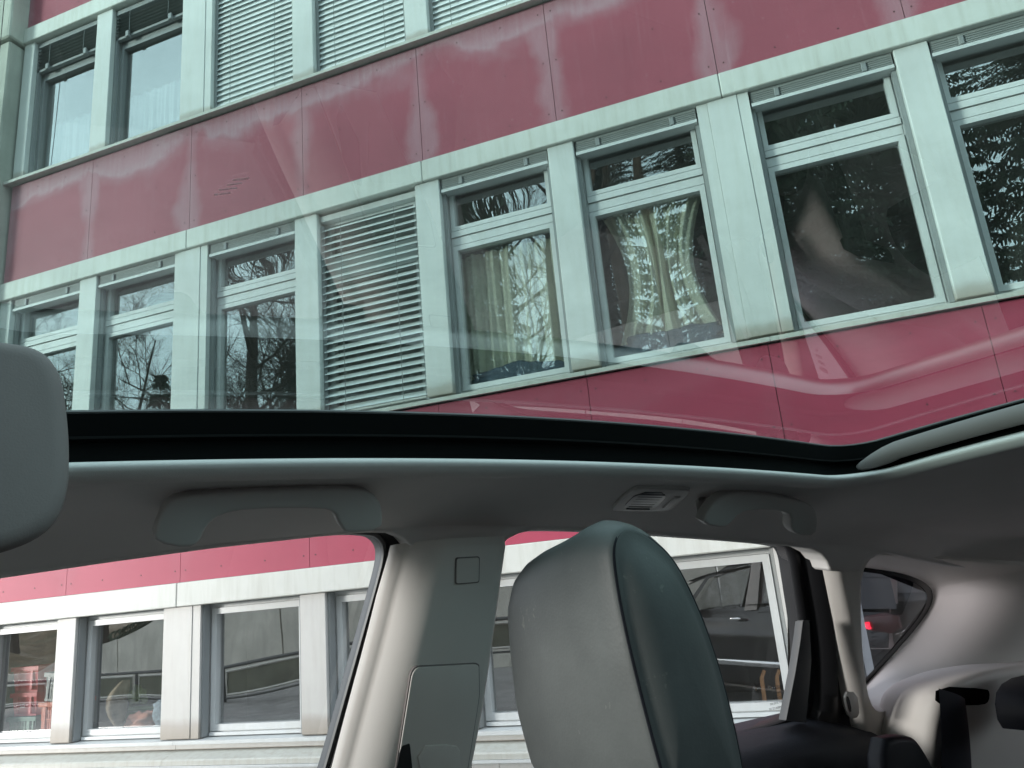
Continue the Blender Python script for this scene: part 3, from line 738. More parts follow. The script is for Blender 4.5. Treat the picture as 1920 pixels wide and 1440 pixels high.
# black frame round the roof opening
fr = [[] for _ in range(8)]
for q in range(240):
    a = 2*math.pi*q/240; dx, dy = math.cos(a), math.sin(a)
    tg = hit(dx, dy, GLS, .06, 0); tl = hit(dx, dy, LIP, .065, .018)
    g = (C0[0]+dx*tg, C0[1]+dy*tg); l = (C0[0]+dx*tl, C0[1]+dy*tl)
    zg = zgl(*g)-.001; zl = zlip(*l)-.002
    pr_ = [(0, 0, 0), (.001, .002, .1), (.006, .004, .45), (-.004, .0, .47), (-.006, 0, .52), (.004, 0, .58), (.004, 0, .97), (.6, 0, 1.0)]
    for i, (h, v_, f_) in enumerate(pr_):
        bx = (g[0]+(l[0]-g[0])*f_, g[1]+(l[1]-g[1])*f_)
        hh = h if i < 7 else 0
        fr[i].append((bx[0]+dx*hh, bx[1]+dy*hh, zg+(zl-zg)*f_))
fm = MB(); fm.grid(fr, True); fm.mk('sunroof_frame', 'frameblack', CAR, smooth=True, ang=50, off=O)
# frit border under the glass edge and the pane itself
n1, n2 = 40, 30
gx = np.linspace(GLS[0]-.05, GLS[1]+.05, n1); gy = np.linspace(GLS[2]-.05, GLS[3]+.05, n2)
gm = MB(); gm.grid([[(x, y, zgl(x, y)+.008) for x in gx] for y in gy])
sg_ = gm.mk('sunroof_glass', 'sunroof', CAR, smooth=True, ang=None, off=O)
# edge gasket: thin bright lip along the frame
gk = []
for q in range(241):
    a = 2*math.pi*q/240; dx, dy = math.cos(a), math.sin(a); tg = hit(dx, dy, GLS, .06, .001); p = (C0[0]+dx*tg, C0[1]+dy*tg); gk.append((*p, zgl(*p)-.002))
MB().tube(gk, .0022, 6, False).mk('gasket', 'rubberedge', CAR, smooth=True, off=O)
# rolled sunshade bar along the rear of the opening
ys_ = np.linspace(.782, 2*YC-.782, 40)
pth = [(1.080, y, zlip(1.08, y)+.012+.010*min(1, min(i, 39-i)/4)) for i, y in enumerate(ys_)]
rad = [.013*min(1, (.35+min(i, 39-i)/4.0)) for i in range(40)]; rad[0] = rad[-1] = .003
MB().tube(pth, rad, 14).mk('sunshade_roller', 'visor', CAR, smooth=True, off=O)

# B pillar trims
def bpillar():
    zs_ = [.088, .078, .074, .05, .02, -.02, -.06, -.10, -.15, -.20, -.26, -.33, -.42, -.55]
    XL = [(-.55, .29), (-.291, .327), (-.2, .348), (-.127, .364), (-.039, .385), (.023, .398), (.076, .412), (.088, .417)]
    XR = [(-.55, .48), (-.33, .517), (-.231, .535), (-.13, .551), (-.004, .563), (.07, .570), (.088, .572)]
    rows = []
    for i, z in enumerate(zs_):
        xl, xr = interp(z, XL), interp(z, XR); yi = 1.018-.3*z+(.008 if i == 0 else .0025 if i == 1 else 0); w = xr-xl
        prof = [(0, .075), (.002, .052), (.012, .046), (.016, .043), (.019, .037), (.023, .030), (.030, .021), (.037, .0135), (.045, .0075), (.053, .003), (.062, .0005), (.08, 0), (w*.75, -.001), (w-.018, 0), (w-.008, .003), (w-.002, .010), (w, .022), (w+.001, .08)]
        rows.append([(xl+a, yi+b, z) for a, b in prof])
    m = MB().grid(rows); return m
bp = bpillar()
bpo = cmk('pillar_trim', bp.V, [tuple(reversed(f)) for f in bp.F], 'trim', both=True, smooth=True, ang=60)
def onb(x, z, d=0): return (x, 1.018-.3*z-d, z)
def rrect(P, f=.22):
    Q = []
    for i, p in enumerate(P):
        a, b = P[i-1], P[(i+1) % len(P)]
        Q += [(p[0]+(a[0]-p[0])*f, p[1]+(a[1]-p[1])*f), p, (p[0]+(b[0]-p[0])*f, p[1]+(b[1]-p[1])*f)]
    return Q
def plate(name, pts, mat, parent, d0, th, bev, rounds=2):
    P = chaikin([onb(x, z, d0) for x, z in (rrect(pts) if rounds == 2 else pts)], rounds)
    return prism(name, P, (0, -th, -th*.3), mat, parent, bev, 2, O)
plate('cap_groove', [(.483, .062), (.521, .062), (.5225, .026), (.4845, .026)], 'visor', bpo, -.002, .0038, 0)
plate('cover_cap', [(.4845, .0605), (.5195, .0605), (.521, .0275), (.486, .0275)], 'trim', bpo, -.002, .0050, .0008)
plate('panel_groove', [(.426, -.076), (.53, -.083), (.534, -.13), (.50, -.40), (.39, -.40), (.41, -.22)], 'visor', bpo, -.002, .0038, 0)
plate('adjuster_cover', [(.4275, -.0775), (.5285, -.0845), (.5325, -.13), (.4985, -.40), (.3915, -.40), (.4115, -.22)], 'trim', bpo, -.002, .0060, .0015)
plate('belt_slot', [(.417, -.178), (.429, -.176), (.444, -.26), (.43, -.33), (.415, -.30), (.409, -.22)], 'black', bpo, .0025, .0025, 0)
plate('belt_guide', [(.436, -.180), (.497, -.188), (.507, -.20), (.51, -.30), (.475, -.32), (.455, -.24)], 'trim', bpo, .0025, .005, .0015, 1)

# front door: frame seal, glass
fd = empty('front_door', parent=CAR)
FDG = [(-.9, -.02), (-.5, .055), (-.1, .086), (.10, .100), (.318, .111), (.389, .110), (.407, .101), (.415, .085), (.413, .062), (.403, .019), (.371, -.11), (.347, -.208), (.316, -.315)]
FDP = [(-.92, .02), (-.5, .085), (-.1, .105), (.11, .112), (.330, .124), (.430, .118), (.452, .104), (.460, .085), (.455, .062), (.440, .027), (.404, -.09), (.376, -.209), (.350, -.317)]
A = chaikin([(x, 1.125-.3*z, z) for x, z in FDG], 2, False); Bq = chaikin([(x, 1.095-.3*z, z) for x, z in FDP], 2, False)
rows = []
for k, (u, d) in enumerate(((0, .03), (0, 0), (.06, -.010), (.2, -.013), (.5, -.006), (.75, .004), (.9, -.004), (1, -.004), (1, .05))):
    rows.append([tuple(a.lerp(b, u)+Vector((0, d, 0))) for a, b in zip(A, Bq)])
m = MB().grid(rows); cmk('door_frame', m.V, m.F, 'rubber', fd, both=True, smooth=True, ang=60)
e_ = MB().tube([tuple(a+Vector((0, -.010, 0))) for a in A], .0045, 6); cmk('glass_channel', e_.V, e_.F, 'rubberedge', fd, both=True, smooth=True)
def sheet(pts, y0): return [(x, y0-.3*z, z) for x, z in pts]
gl = sheet([(-.9, -.31), (-.5, .09), (.43, .13), (.45, .05), (.36, -.34)], 1.125); cmk('door_glass', gl, [(0, 1, 2, 3, 4)], 'sideglass', fd); cmk('door_glass', mir(gl), [(0, 1, 2, 3, 4)], 'lightcut', fd)  # left pane darkened only to hold back light from the driver's side
# rear door
rd = empty('rear_door', parent=CAR)
RG = [(.60, .08), (.635, .099), (.68, .107), (.892, .092), (1.1, .074), (1.262, .058), (1.284, .045), (1.300, -.007), (1.333, -.113), (1.343, -.177), (1.340, -.24), (1.330, -.272), (1.306, -.283), (1.164, -.289), (.921, -.292), (.60, -.301)]
RI = [(.59, .11), (.63, .125), (.68, .128), (.892, .112), (1.1, .092), (1.33, .065), (1.372, .045), (1.39, .002), (1.432, -.101), (1.458, -.18), (1.474, -.25), (1.485, -.30), (1.47, -.34), (1.164, -.37), (.921, -.37), (.60, -.37)]
A = chaikin([(x, 1.125-.3*z, z) for x, z in RG], 2, False); Bq = chaikin([(x, 1.10-.3*z, z) for x, z in RI], 2, False)
rows = []
for (u, d) in ((0, .03), (0, 0), (.05, -.006), (.12, -.006), (.16, .002), (.3, .004), (.36, -.012), (.6, -.016), (.7, -.004), (.78, -.002), (.85, -.012), (1, -.010), (1, .06)):
    rows.append([tuple(a.lerp(b, u)+Vector((0, d, 0))) for a, b in zip(A, Bq)])
m = MB().grid(rows); cmk('door_frame', m.V, m.F, 'rubber', rd, both=True, smooth=True, ang=50)
gl = sheet([(.56, -.33), (.56, .12), (.68, .13), (1.3, .08), (1.37, -.2), (1.36, -.31)], 1.127); cmk('door_glass', gl, [(0, 1, 2, 3, 4, 5)], 'sideglass', rd); cmk('door_glass', mir(gl), [(0, 1, 2, 3, 4, 5)], 'lightcut', rd)  # left pane darkened here too, to keep side light off the cabin
prism('window_filler', [(x, 1.087-.3*z, z) for x, z in [(1.293, -.094), (1.313, -.096), (1.326, -.174), (1.319, -.291), (1.259, -.277), (1.279, -.189), (1.289, -.13)]], (0, .02, 0), 'greyplastic', rd, .002, 2, O)
prism('filler_edge', [(x, 1.0855-.3*z, z) for x, z in [(1.2925, -.0925), (1.3132, -.0945), (1.3133, -.0965), (1.2930, -.0945)]], (0, .015, 0), 'rubberedge', rd, 0, 2, O)
rows = []
for (dy, dz) in ((.05, .0), (.0, -.004), (-.02, -.010), (-.055, -.022), (-.075, -.034), (-.085, -.055), (-.088, -.10), (-.075, -.16), (-.08, -.4)):
    rows.append([(x, 1.125+.3*.29+dy, -.283-.006*(1.3-x)+dz-.0*x-.25*max(0, x-1.36)) for x in np.linspace(.33, 1.50, 40)])
m = MB().grid(rows); cmk('door_trim', m.V, [tuple(reversed(f)) for f in m.F], 'navy', rd, both=True, smooth=True, ang=60)

# C pillar trim with quarter window
QW = chaikin([(1.455, .012, 0), (1.60, -.004, 0), (1.745, -.026, 0), (1.835, -.055, 0), (1.862, -.088, 0), (1.825, -.135, 0), (1.68, -.222, 0), (1.56, -.288, 0), (1.50, -.27, 0), (1.47, -.13, 0)], 2)
QW = [(p.x, p.y) for p in QW]
CO = [(1.338, .03), (1.350, .005), (1.390, -.099), (1.423, -.196), (1.451, -.283), (1.465, -.333), (1.494, -.428), (1.53, -.70), (1.9, -.70), (2.33, -.70), (2.33, -.3), (2.33, -.055), (2.054, -.03), (1.89, -.017), (1.739, .0), (1.619, .022), (1.515, .044), (1.45, .040), (1.39, .034)]
CC = (1.62, -.105)
def rayhit(P, a):
    dx, dz = math.cos(a), math.sin(a); best = None
    for i in range(len(P)):
        (x1, z1), (x2, z2) = P[i], P[(i+1) % len(P)]
        ex, ez = x2-x1, z2-z1; den = dx*ez-dz*ex
        if abs(den) < 1e-9: continue
        t = ((x1-CC[0])*ez-(z1-CC[1])*ex)/den; s = ((x1-CC[0])*dz-(z1-CC[1])*dx)/den
        if t > 0 and -1e-6 <= s <= 1+1e-6 and (best is None or t < best): best = t
    return best
def yin(x, z): return 1.068-.3*z-.060*smooth01((x-1.56)/.4)
angs = sorted(set([2*math.pi*k/180 for k in range(180)]+[(math.atan2(z-CC[1], x-CC[0])) % (2*math.pi) for x, z in CO]))
AS = [0, .05, .12, .2, .3, .4, .5, .6, .7, .8, .9, 1.0]; BS = [.06, .14, .25, .38, .52, .66, .8, .92, 1.0]
rows = [[] for _ in range(len(AS)+len(BS)+2)]
for a in angs:
    dx, dz = math.cos(a), math.sin(a); t0 = rayhit(QW, a); t1 = rayhit(CO, a)
    da = math.degrees(a); da = da-360 if da > 180 else da
    # wide splay towards the rear and below, tight to the front and above
    w = .020+.20*smooth01(1-abs(da+18)/75)
    w = min(w, (t1-t0)*.8)
    for i, s in enumerate(AS):
        t = t0+w*s; x, z = CC[0]+dx*t, CC[1]+dz*t
        D = 1.168-.3*z-yin(x, z); sm = (1-s)**1.15*(1-smooth01(s)*.35)
        rows[i].append((x, yin(x, z)+D*sm, z))
    for j, s in enumerate(BS):
        t = t0+w+(t1-t0-w)*s; x, z = CC[0]+dx*t, CC[1]+dz*t
        fl = max(0, 1-(1-s)*(t1-t0-w)/.030) if 115 < (da % 360) < 250 else 0
        rows[len(AS)+j].append((x, yin(x, z)+.028*fl**2, z))
    rows[len(AS)+len(BS)].append((x, yin(x, z)+.05, z)); rows[len(AS)+len(BS)+1].append((x, yin(x, z)+.10, z))
m = MB().grid(rows, True); cto = cmk('rear_pillar_trim', m.V, m.F, 'trim', both=True, smooth=True, ang=75)
qg = [(x, 1.170-.3*z, z) for x, z in [((p[0]-CC[0])*1.12+CC[0], (p[1]-CC[1])*1.12+CC[1]) for p in QW]]
cmk('quarter_glass', qg, [tuple(range(len(qg)))], 'quarter', both=True)
mb = MB(); n = len(QW)
for k_, sc_ in enumerate((1.06, .90)): mb.V += [((p[0]-CC[0])*sc_+CC[0], 1.1685-.3*((p[1]-CC[1])*sc_+CC[1]), (p[1]-CC[1])*sc_+CC[1]) for p in QW]
mb.F = [(i, (i+1) % n, n+(i+1) % n, n+i) for i in range(n)]
cmk('quarter_glass_border', mb.V, mb.F, 'frit', both=True)
# small belt clip on the pillar
clp = prism('belt_clip', chaikin([(x, yin(x, z)-.001, z) for x, z in [(1.397, -.240), (1.437, -.246), (1.452, -.288), (1.440, -.300), (1.416, -.290)]], 1), (0, -.006, 0), 'trim', CAR, .0015, 2, O)
prism('clip_slot', chaikin([(x, yin(x, z)-.0065, z) for x, z in [(1.402, -.250), (1.412, -.252), (1.424, -.282), (1.415, -.283)]], 1), (0, -.0012, 0), 'black', clp, 0, 2, O)
# belt housing, slot and belt
HP = [(1.585, -.62), (1.60, -.416), (1.606, -.353), (1.622, -.290), (1.645, -.266), (1.701, -.254), (1.80, -.247), (1.957, -.252), (2.2, -.262), (2.32, -.29), (2.32, -.62)]
HK = .955
hs = prism('belt_housing', [tuple(p) for p in chaikin([(x*HK, (1.0-.3*z)*HK, z*HK) for x, z in HP], 2)], (0, .14, 0), 'trim', CAR, .022, 5, O)
so_ = prism('slot_opening', [tuple(p*HK) for p in chaikin([(x, .998-.3*z, z) for x, z in [(1.610, -.254), (1.800, -.284), (1.812, -.294), (1.810, -.312), (1.79, -.317), (1.70, -.305), (1.61, -.292)]], 1)], (0, -.002, 0), 'frameblack', hs, 0, 2, O)
V = []; nb = 18
for k in range(nb+1):
    u = k/nb; z = -.258-u*.50
    for j in range(9):
        s = j/8; x = 1.606-.012*u+s*(.098+.05*u); y = .991-.3*(z-s*.034)-.010*math.sin(s*math.pi)-.016*math.sin(min(1, u*3)*math.pi*.5)
        V.append((x*HK, (y-.002)*HK, (z-s*.034)*HK))
m = MB().grid([V[i*9:(i+1)*9] for i in range(nb+1)]); cmk('seat_belt', m.V, m.F, 'webbing', smooth=True, ang=None)
# rear seat: bolster, backrest, headrest
rs = empty('rear_seat', parent=CAR)
prism('bolster', [tuple(p) for p in chaikin([(1.27, 1.03, -.75), (1.272, 1.03, -.300), (1.375, 1.03, -.302), (1.41, 1.03, -.325), (1.46, 1.03, -.44), (1.50, 1.03, -.75)], 2)], (0, -.04, 0), 'leatherdark', rs, .012, 4, O)
prism('backrest', [tuple(p) for p in chaikin([(1.36, .84, -.95), (1.46, .84, -.52), (1.54, .84, -.375), (1.62, .84, -.335), (1.69, .84, -.38), (1.62, .84, -.95)], 2)], (0, -1.0, 0), 'leatherdark', rs, .04, 4, O)
for y_ in (.99, -.08):
    prism('headrest', [tuple(p) for p in chaikin([(1.652, y_, -.335), (1.66, y_, -.275), (1.71, y_, -.25), (1.82, y_, -.25), (1.84, y_, -.34), (1.70, y_, -.342)], 1)], (0, -.15, 0), 'leatherdark', rs, .006, 3, O)
bbox('cushion', (.95, -.18, CZ-.95), (1.45, .94, CZ-.78), 'leatherdark', rs, .05)

# grab handles, lamp
def handle(outer_, inner_, name='grab_handle'):
    K = .968     # stands clear of the lining
    P = [(x*K, (.955-.5*z)*K, z*K) for x, z in outer_]+[(x*K, (.955-.5*z)*K, z*K) for x, z in reversed(inner_)]
    P = chaikin(P, 1)
    h = prism(name, [tuple(p) for p in P], (0, -.020, -.010), 'handle', CAR, .0045, 3, O)
    for (a, b) in ((outer_[0], inner_[0]), (outer_[-1], inner_[-1])):
        cx, cz = (a[0]+b[0])/2*K, (a[1]+b[1])/2*K+.012; w = abs(a[0]-b[0])*.34
        prism('mount', [tuple(p) for p in chaikin([(cx-w, .925-.5*cz, cz-.012), (cx+w, .925-.5*cz, cz-.012), (cx+w, .925-.5*cz, cz+.02), (cx-w, .925-.5*cz, cz+.02)], 1)], (.055*cx/.9, .055, .055*cz/.9+.012), 'handle', h, .003, 2, O)
    return h
handle([(.088, .096), (.085, .108), (.094, .133), (.106, .141), (.172, .145), (.261, .148), (.306, .146), (.325, .136), (.333, .118), (.333, .100)],
       [(.119, .089), (.131, .095), (.136, .111), (.149, .122), (.179, .127), (.257, .126), (.273, .122), (.281, .107), (.290, .098)])
handle([(.850, .092), (.854, .108), (.873, .130), (.899, .137), (.959, .136), (1.062, .124), (1.099, .111), (1.113, .090), (1.114, .066)],
       [(.896, .085), (.911, .093), (.922, .105), (.954, .111), (1.016, .108), (1.046, .100), (1.050, .078), (1.073, .068)])
# dome lamp: bezel follows the ceiling
def zceil(x, y):
    zw = interp(x, TOPW); ye = YS0-.3*zw; return zlip(x, y)-.010+(zw-zlip(x, ye)+.010)*max(0, 1-(ye-y)*1.03/.17)**2
def onc(x, y, d=0): return (x, y, zceil(x, y)-d)
LP = [(.722, .945), (.690, .850), (.70, .842), (.785, .842), (.800, .848), (.838, .938), (.83, .948), (.735, .952)]
lb = prism('reading_lamp', [tuple(p) for p in chaikin([onc(x, y, -.004) for x, y in LP], 2)], (0, -.0005, -.009), 'lampbezel', CAR, .003, 3, O)
LI = [(.736, .938), (.704, .856), (.762, .854), (.800, .938)]
prism('lamp_lens', [tuple(p) for p in chaikin([onc(x, y, .002) for x, y in LI], 1)], (0, 0, -.0045), 'lens', lb, .001, 2, O)
for k in range(7):
    y = .864+k*.0115; o1 = (y-.856)*.39; MB().tube([onc(.712+o1, y, .0068), onc(.757+o1, y, .0068)], .0011, 4).mk('lens_rib', 'lens', lb, off=O)
prism('lamp_switch', [onc(.806, .925, .003), onc(.786, .872, .003), onc(.798, .872, .003), onc(.820, .925, .003)], (0, 0, -.005), 'handle', lb, .001, 2, O)

# sun visor folded down at the front edge of the roof opening
VP = [(-.30, .168), (-.035, .166), (-.014, .164), (-.004, .150), (.000, .129), (.003, .104), (.0035, .080), (-.002, .062), (-.014, .052), (-.035, .045), (-.30, .020)]
prism('sun_visor', [tuple(p) for p in chaikin([(x, .50+x*.15, z) for x, z in VP], 2)], (0, .024, 0), 'visor', CAR, .009, 4, O)

# front seats
def seat(y0, name):
    st = empty(name, parent=CAR)
    front = [(.482, .058), (.470, .044), (.467, .021), (.470, -.026), (.478, -.083), (.492, -.161), (.505, -.215)]
    back = [(.598, -.225), (.602, -.181), (.594, -.103), (.581, -.047), (.566, -.007), (.548, .028), (.519, .051), (.497, .060)]
    prof = chaikin([(x, 0, z) for x, z in front+back], 3)
    cx = sum(p.x for p in prof)/len(prof); cz = sum(p.z for p in prof)/len(prof)
    def shr(p, d):
        n = len(prof); i = prof.index(p); tg = (prof[(i+1) % n]-prof[i-1]); nrm = Vector((-tg.z, 0, tg.x)).normalized()
        if nrm.dot(Vector((cx, 0, cz))-p) < 0: nrm = -nrm
        return p+nrm*d
    OUT = [(-.23, .875), (-.194, .884), (-.127, .885), (-.066, .870), (-.013, .856), (.018, .832), (.036, .800), (.048, .760), (.056, .715), (.068, .690)]
    st_ = [(.0005, .008), (.0, .006), (.001, .0035), (.004, .001), (.009, -.001), (.03, -.004), (.08, -.008), (.125, -.010), (.17, -.008), (.21, -.003), (.230, .001), (.240, .005), (.247, .011), (.250, .018)]
    rows = []
    for dy, d in st_:
        rows.append([(q.x, y0+dy/.25*(interp(q.z, OUT)-.62), q.z) for q in (shr(p, d) for p in prof)])
    mb = MB().grid(rows, True); k = len(prof)
    for base, sgn in ((0, -1), (len(st_)-1, 1)):      # domed side panels
        prev = [base*k+i for i in range(k)]; r0_ = [Vector(mb.V[i]) for i in prev]; c0_ = sum(r0_, Vector())/k
        for f_, dm in ((.85, .004), (.65, .008), (.4, .0105), (.18, .0115)):
            o_ = len(mb.V); mb.V += [tuple(c0_.lerp(p, f_)+Vector((0, sgn*dm, 0))) for p in r0_]; cur = list(range(o_, o_+k))
            mb.F += [(prev[i], prev[(i+1) % k], cur[(i+1) % k], cur[i]) if sgn > 0 else (prev[i], cur[i], cur[(i+1) % k], prev[(i+1) % k]) for i in range(k)]; prev = cur
        o_ = len(mb.V); mb.V.append(tuple(c0_+Vector((0, sgn*.012, 0)))); mb.F += [(prev[i], prev[(i+1) % k], o_) if sgn > 0 else (prev[(i+1) % k], prev[i], o_) for i in range(k)]
    mb.mk('headrest', 'leather', st, smooth=True, ang=50, off=O)
    path = [(q.x, y0+.0025, q.z) for q in (shr(p, .004) for p in prof)]; path.append(path[0])
    MB().tube(path, .0022, 6, False).mk('headrest_piping', 'leatherdark', st, smooth=True, off=O)
    for yy in (.07, .18): MB().tube([(.55, y0+yy, -.20), (.57, y0+yy, -.33)], .006, 8).mk('headrest_post', 'chrome', st, smooth=True, off=O)
    bp_ = [(.46, -.80), (.50, -.50), (.53, -.31), (.60, -.285), (.67, -.31), (.66, -.55), (.60, -.85)]
    prism('backrest', [tuple(p) for p in chaikin([(x, y0-.12, z) for x, z in bp_], 2)], (0, .49, 0), 'leather', st, .05, 4, O)
    prism('cushion', [tuple(p) for p in chaikin([(.0, y0-.12, -.95), (-.02, y0-.12, -.80), (.06, y0-.12, -.76), (.50, y0-.12, -.82), (.55, y0-.12, -.95)], 2)], (0, .49, 0), 'leather', st, .05, 4, O)
seat(.62, 'front_seat'); seat(.62-.76, 'front_seat')

# ---- body shell
# outer roof skin
r0, r1, r2 = [], [], []
for (x, y, zw, zl, sd) in outer:
    dx, dy = x-C0[0], y-C0[1]; L = math.hypot(dx, dy); dx /= L; dy /= L
    t = hit(dx, dy, GLS, .06, .045); p = (C0[0]+dx*t, C0[1]+dy*t); r0.append((*p, zgl(*p)+.006))
    sg = {1: (0, 1), -1: (0, -1), 2: (1, 0), 3: (-1, 0)}[sd]
    q = (x+sg[0]*.03, y+sg[1]*.055); m_x = ((p[0]+q[0])/2, (p[1]+q[1])/2); r1.append((*m_x, max(zgl(*m_x)-.004, zw+.05)))
    r2.append((*q, zw+.028))
MB().grid([r0, r1, r2], True).mk('roof_skin', 'paint', CAR, smooth=True, ang=None, off=O)
def strip2(name, a, b, y0, mat='paint'):
    V = [(x, y0-.3*z, z) for x, z in a]+[(x, y0-.3*z, z) for x, z in b]; n = len(a)
    return cmk(name, V, [(i, i+1, n+i+1, n+i) for i in range(n-1)], mat, both=True)
strip2('pillar_skin', [(-.95, -.34), (-.45, .06), (-.28, .085)], [(-.82, -.34), (-.40, .03), (-.28, .05)], 1.155)
strip2('pillar_skin', [(.43, .15), (.42, .0), (.37, -.35)], [(.60, .15), (.60, .0), (.60, -.35)], 1.155, 'black')
strip2('pillar_skin', [(1.31, .10), (1.35, -.05), (1.38, -.35)], [(1.45, .10), (1.455, -.05), (1.50, -.35)], 1.18, 'black')
strip2('pillar_skin', [(1.45, .10), (1.6, .07), (1.9, .04), (2.40, .0)], [(1.45, .015), (1.6, .0), (1.9, -.09), (2.40, -.09)], 1.185)
strip2('pillar_skin', [(1.88, -.08), (2.42, -.08)], [(1.50, -.36), (2.50, -.36)], 1.185)
# lower body
def bodyx(x):     # half width factor and hood height by station
    return interp(x, [(-2.0, .80), (-1.8, .92), (-1.3, .985), (0, 1.0), (1.8, .995), (2.3, .95), (2.48, .86)])
prof_ = [(.80, -1.16), (.90, -1.08), (.925, -.85), (.93, -.65), (.915, -.50), (.885, -.38), (.858, -.325)]
xs_ = np.linspace(-2.0, 2.48, 60)
for s in (1, -1):
    rows = [[(x, YC+s*hw*bodyx(x), z if x > -.9 else min(z, interp(x, [(-2.0, -.62), (-1.7, -.50), (-.9, -.38)]))) for x in xs_] for hw, z in prof_]
    MB().grid(rows).mk('body_side', 'paint', CAR, smooth=True, ang=60, off=O)
    for xw_ in (-1.28, 1.40):
        w = empty('wheel', parent=CAR)
        a = []
        c_ = YC+s*.845
        def wheelring(rads): return MB().grid([[(xw_+rr*math.cos(q), c_+s*dy, -1.06+rr*math.sin(q)) for q in np.linspace(0, 2*math.pi, 36, endpoint=False)] for rr, dy in rads], True)
        wheelring([(.20, -.10), (.33, -.10), (.345, -.07), (.345, .08), (.33, .10), (.24, .105), (.235, .08)]).mk('tyre', 'tyre', w, smooth=True, ang=40, off=O)
        wheelring([(.236, .07), (.22, .075), (.215, .03), (.05, .06), (.0, .06)]).mk('rim', 'rim', w, smooth=True, ang=40, off=O)
        mb = MB().tube([(xw_+.40*math.cos(q), YC+s*.935, -1.06+.40*math.sin(q)) for q in np.linspace(0, math.pi, 20)], .03, 6); mb.mk('wheel_arch', 'black', CAR, smooth=True, off=O)
    # outer door handles, mirror and side moulding
    for hx in (.18, 1.12):
        prism('door_handle', [tuple(p) for p in chaikin([(hx, YC+s*.925, -.42), (hx+.20, YC+s*.925, -.415), (hx+.20, YC+s*.925, -.45), (hx, YC+s*.925, -.45)], 1)], (0, s*.03, 0), 'chrome', CAR, .006, 2, O)
    prism('side_moulding', [(-.9, YC+s*.928, -.88), (1.0, YC+s*.928, -.86), (1.0, YC+s*.928, -.92), (-.9, YC+s*.928, -.94)], (0, s*.02, 0), 'chrome', CAR, .005, 2, O)
    prism('wing_mirror', [tuple(p) for p in chaikin([(-.66, YC+s*.90, -.32), (-.66, YC+s*1.10, -.34), (-.66, YC+s*1.10, -.20), (-.66, YC+s*.93, -.19)], 2)], (-.10, 0, 0), 'paint', CAR, .02, 3, O)
    lamp = prism('tail_lamp', [tuple(p) for p in chaikin([(2.00, YC+s*.90, -.43), (2.46, YC+s*.86, -.38), (2.47, YC+s*.86, -.58), (2.08, YC+s*.90, -.55)], 1)], (0, s*.035, 0), 'taildim', CAR, .008, 2, O)
    prism('lit_element', [(2.05, YC+s*.938, -.475), (2.15, YC+s*.935, -.47), (2.16, YC+s*.935, -.535), (2.08, YC+s*.938, -.53)], (0, s*.004, 0), 'tail', lamp, 0, 2, O)
hood = [[(x, YC+f*.858*bodyx(x), interp(x, [(-2.0, -.60), (-1.7, -.48), (-.9, -.36), (-.75, -.34)])+.03*(1-f*f)) for x in np.linspace(-2.0, -.75, 14)] for f in np.linspace(-1, 1, 13)]
MB().grid(hood).mk('bonnet', 'paint', CAR, smooth=True, ang=None, off=O)
MB().grid([[(-2.0-.04*(1-f*f), YC+f*.8, z) for f in np.linspace(-1, 1, 9)] for z in (-1.15, -.9, -.60)]).mk('front_bumper', 'black', CAR, smooth=True, off=O)
MB().grid([[(2.48+.08*(1-f*f)-(.0 if z < -.3 else .16*(z+.3)), YC+f*.80, z) for f in np.linspace(-1, 1, 9)] for z in (-1.15, -.8, -.5, -.30)]).mk('tailgate', 'paint', CAR, smooth=True, off=O)
MB().grid([[(-2.0, YC+f*.9, -1.16) for f in (-1, 1)], [(2.5, YC+f*.9, -1.16) for f in (-1, 1)]]).mk('floor_pan', 'floorcarpet', CAR, off=O)
MB().grid([[(-.82, YC+f*.84, -.36) for f in np.linspace(-1, 1, 9)], [(-.40, YC+f*.64, .085+.06*(1-f*f)) for f in np.linspace(-1, 1, 9)]]).mk('windscreen', 'sideglass', CAR, smooth=True, off=O)
MB().grid([[(2.50+.08*(1-f*f), YC+f*.80, -.31) for f in np.linspace(-1, 1, 9)], [(2.36, YC+f*.66, -.04+.05*(1-f*f)) for f in np.linspace(-1, 1, 9)]]).mk('rear_screen', 'sideglass', CAR, smooth=True, off=O)
prism('dashboard', [tuple(p) for p in chaikin([(-.80, -.45, -.95), (-.80, -.45, -.40), (-.60, -.45, -.37), (-.45, -.45, -.42), (-.40, -.45, -.60), (-.55, -.45, -.95)], 2)], (0, 1.66, 0), 'black', CAR, .03, 3, O)

# etched glass marks, read from outside
for k, (s, sz) in enumerate((('NISSAN', .0085), ('TEMPERED', .0055), ('E2 43R-00', .0055), ('DOT 18 M2 AS2', .0055), ('TEMPERLITE DE', .006))):
    z = -.222-k*.0098
    text('glass_mark', s, (1.275, 1.1262-.3*z, CZ+z), sz, 'ink', CAR, (R(90+16.7), 0, R(180)), False, .0001)
for k, (s, sz) in enumerate((('NISSAN', .008), ('TEMPERED', .005), ('E2 43R-00', .005), ('AS2', .005))):
    z = -.150-k*.0095
    text('glass_mark', s, (1.637, 1.1675-.3*z, CZ+z), sz, 'ink', CAR, (R(90+16.7), 0, R(180)), False, .0001)

for k, (st_r, sz) in enumerate((('E2 43R-00', .0030), ('LAMINATED', .0026), ('TEMPERED', .0026), ('NISSAN', .0036))):
    text('glass_mark', st_r, (.066+k*.0066*.3, .396-k*.0062, CZ+zgl(.066, .39)+.0068), sz*.72, 'inkred', sg_, (0, 0, R(-35)), False, .0001)

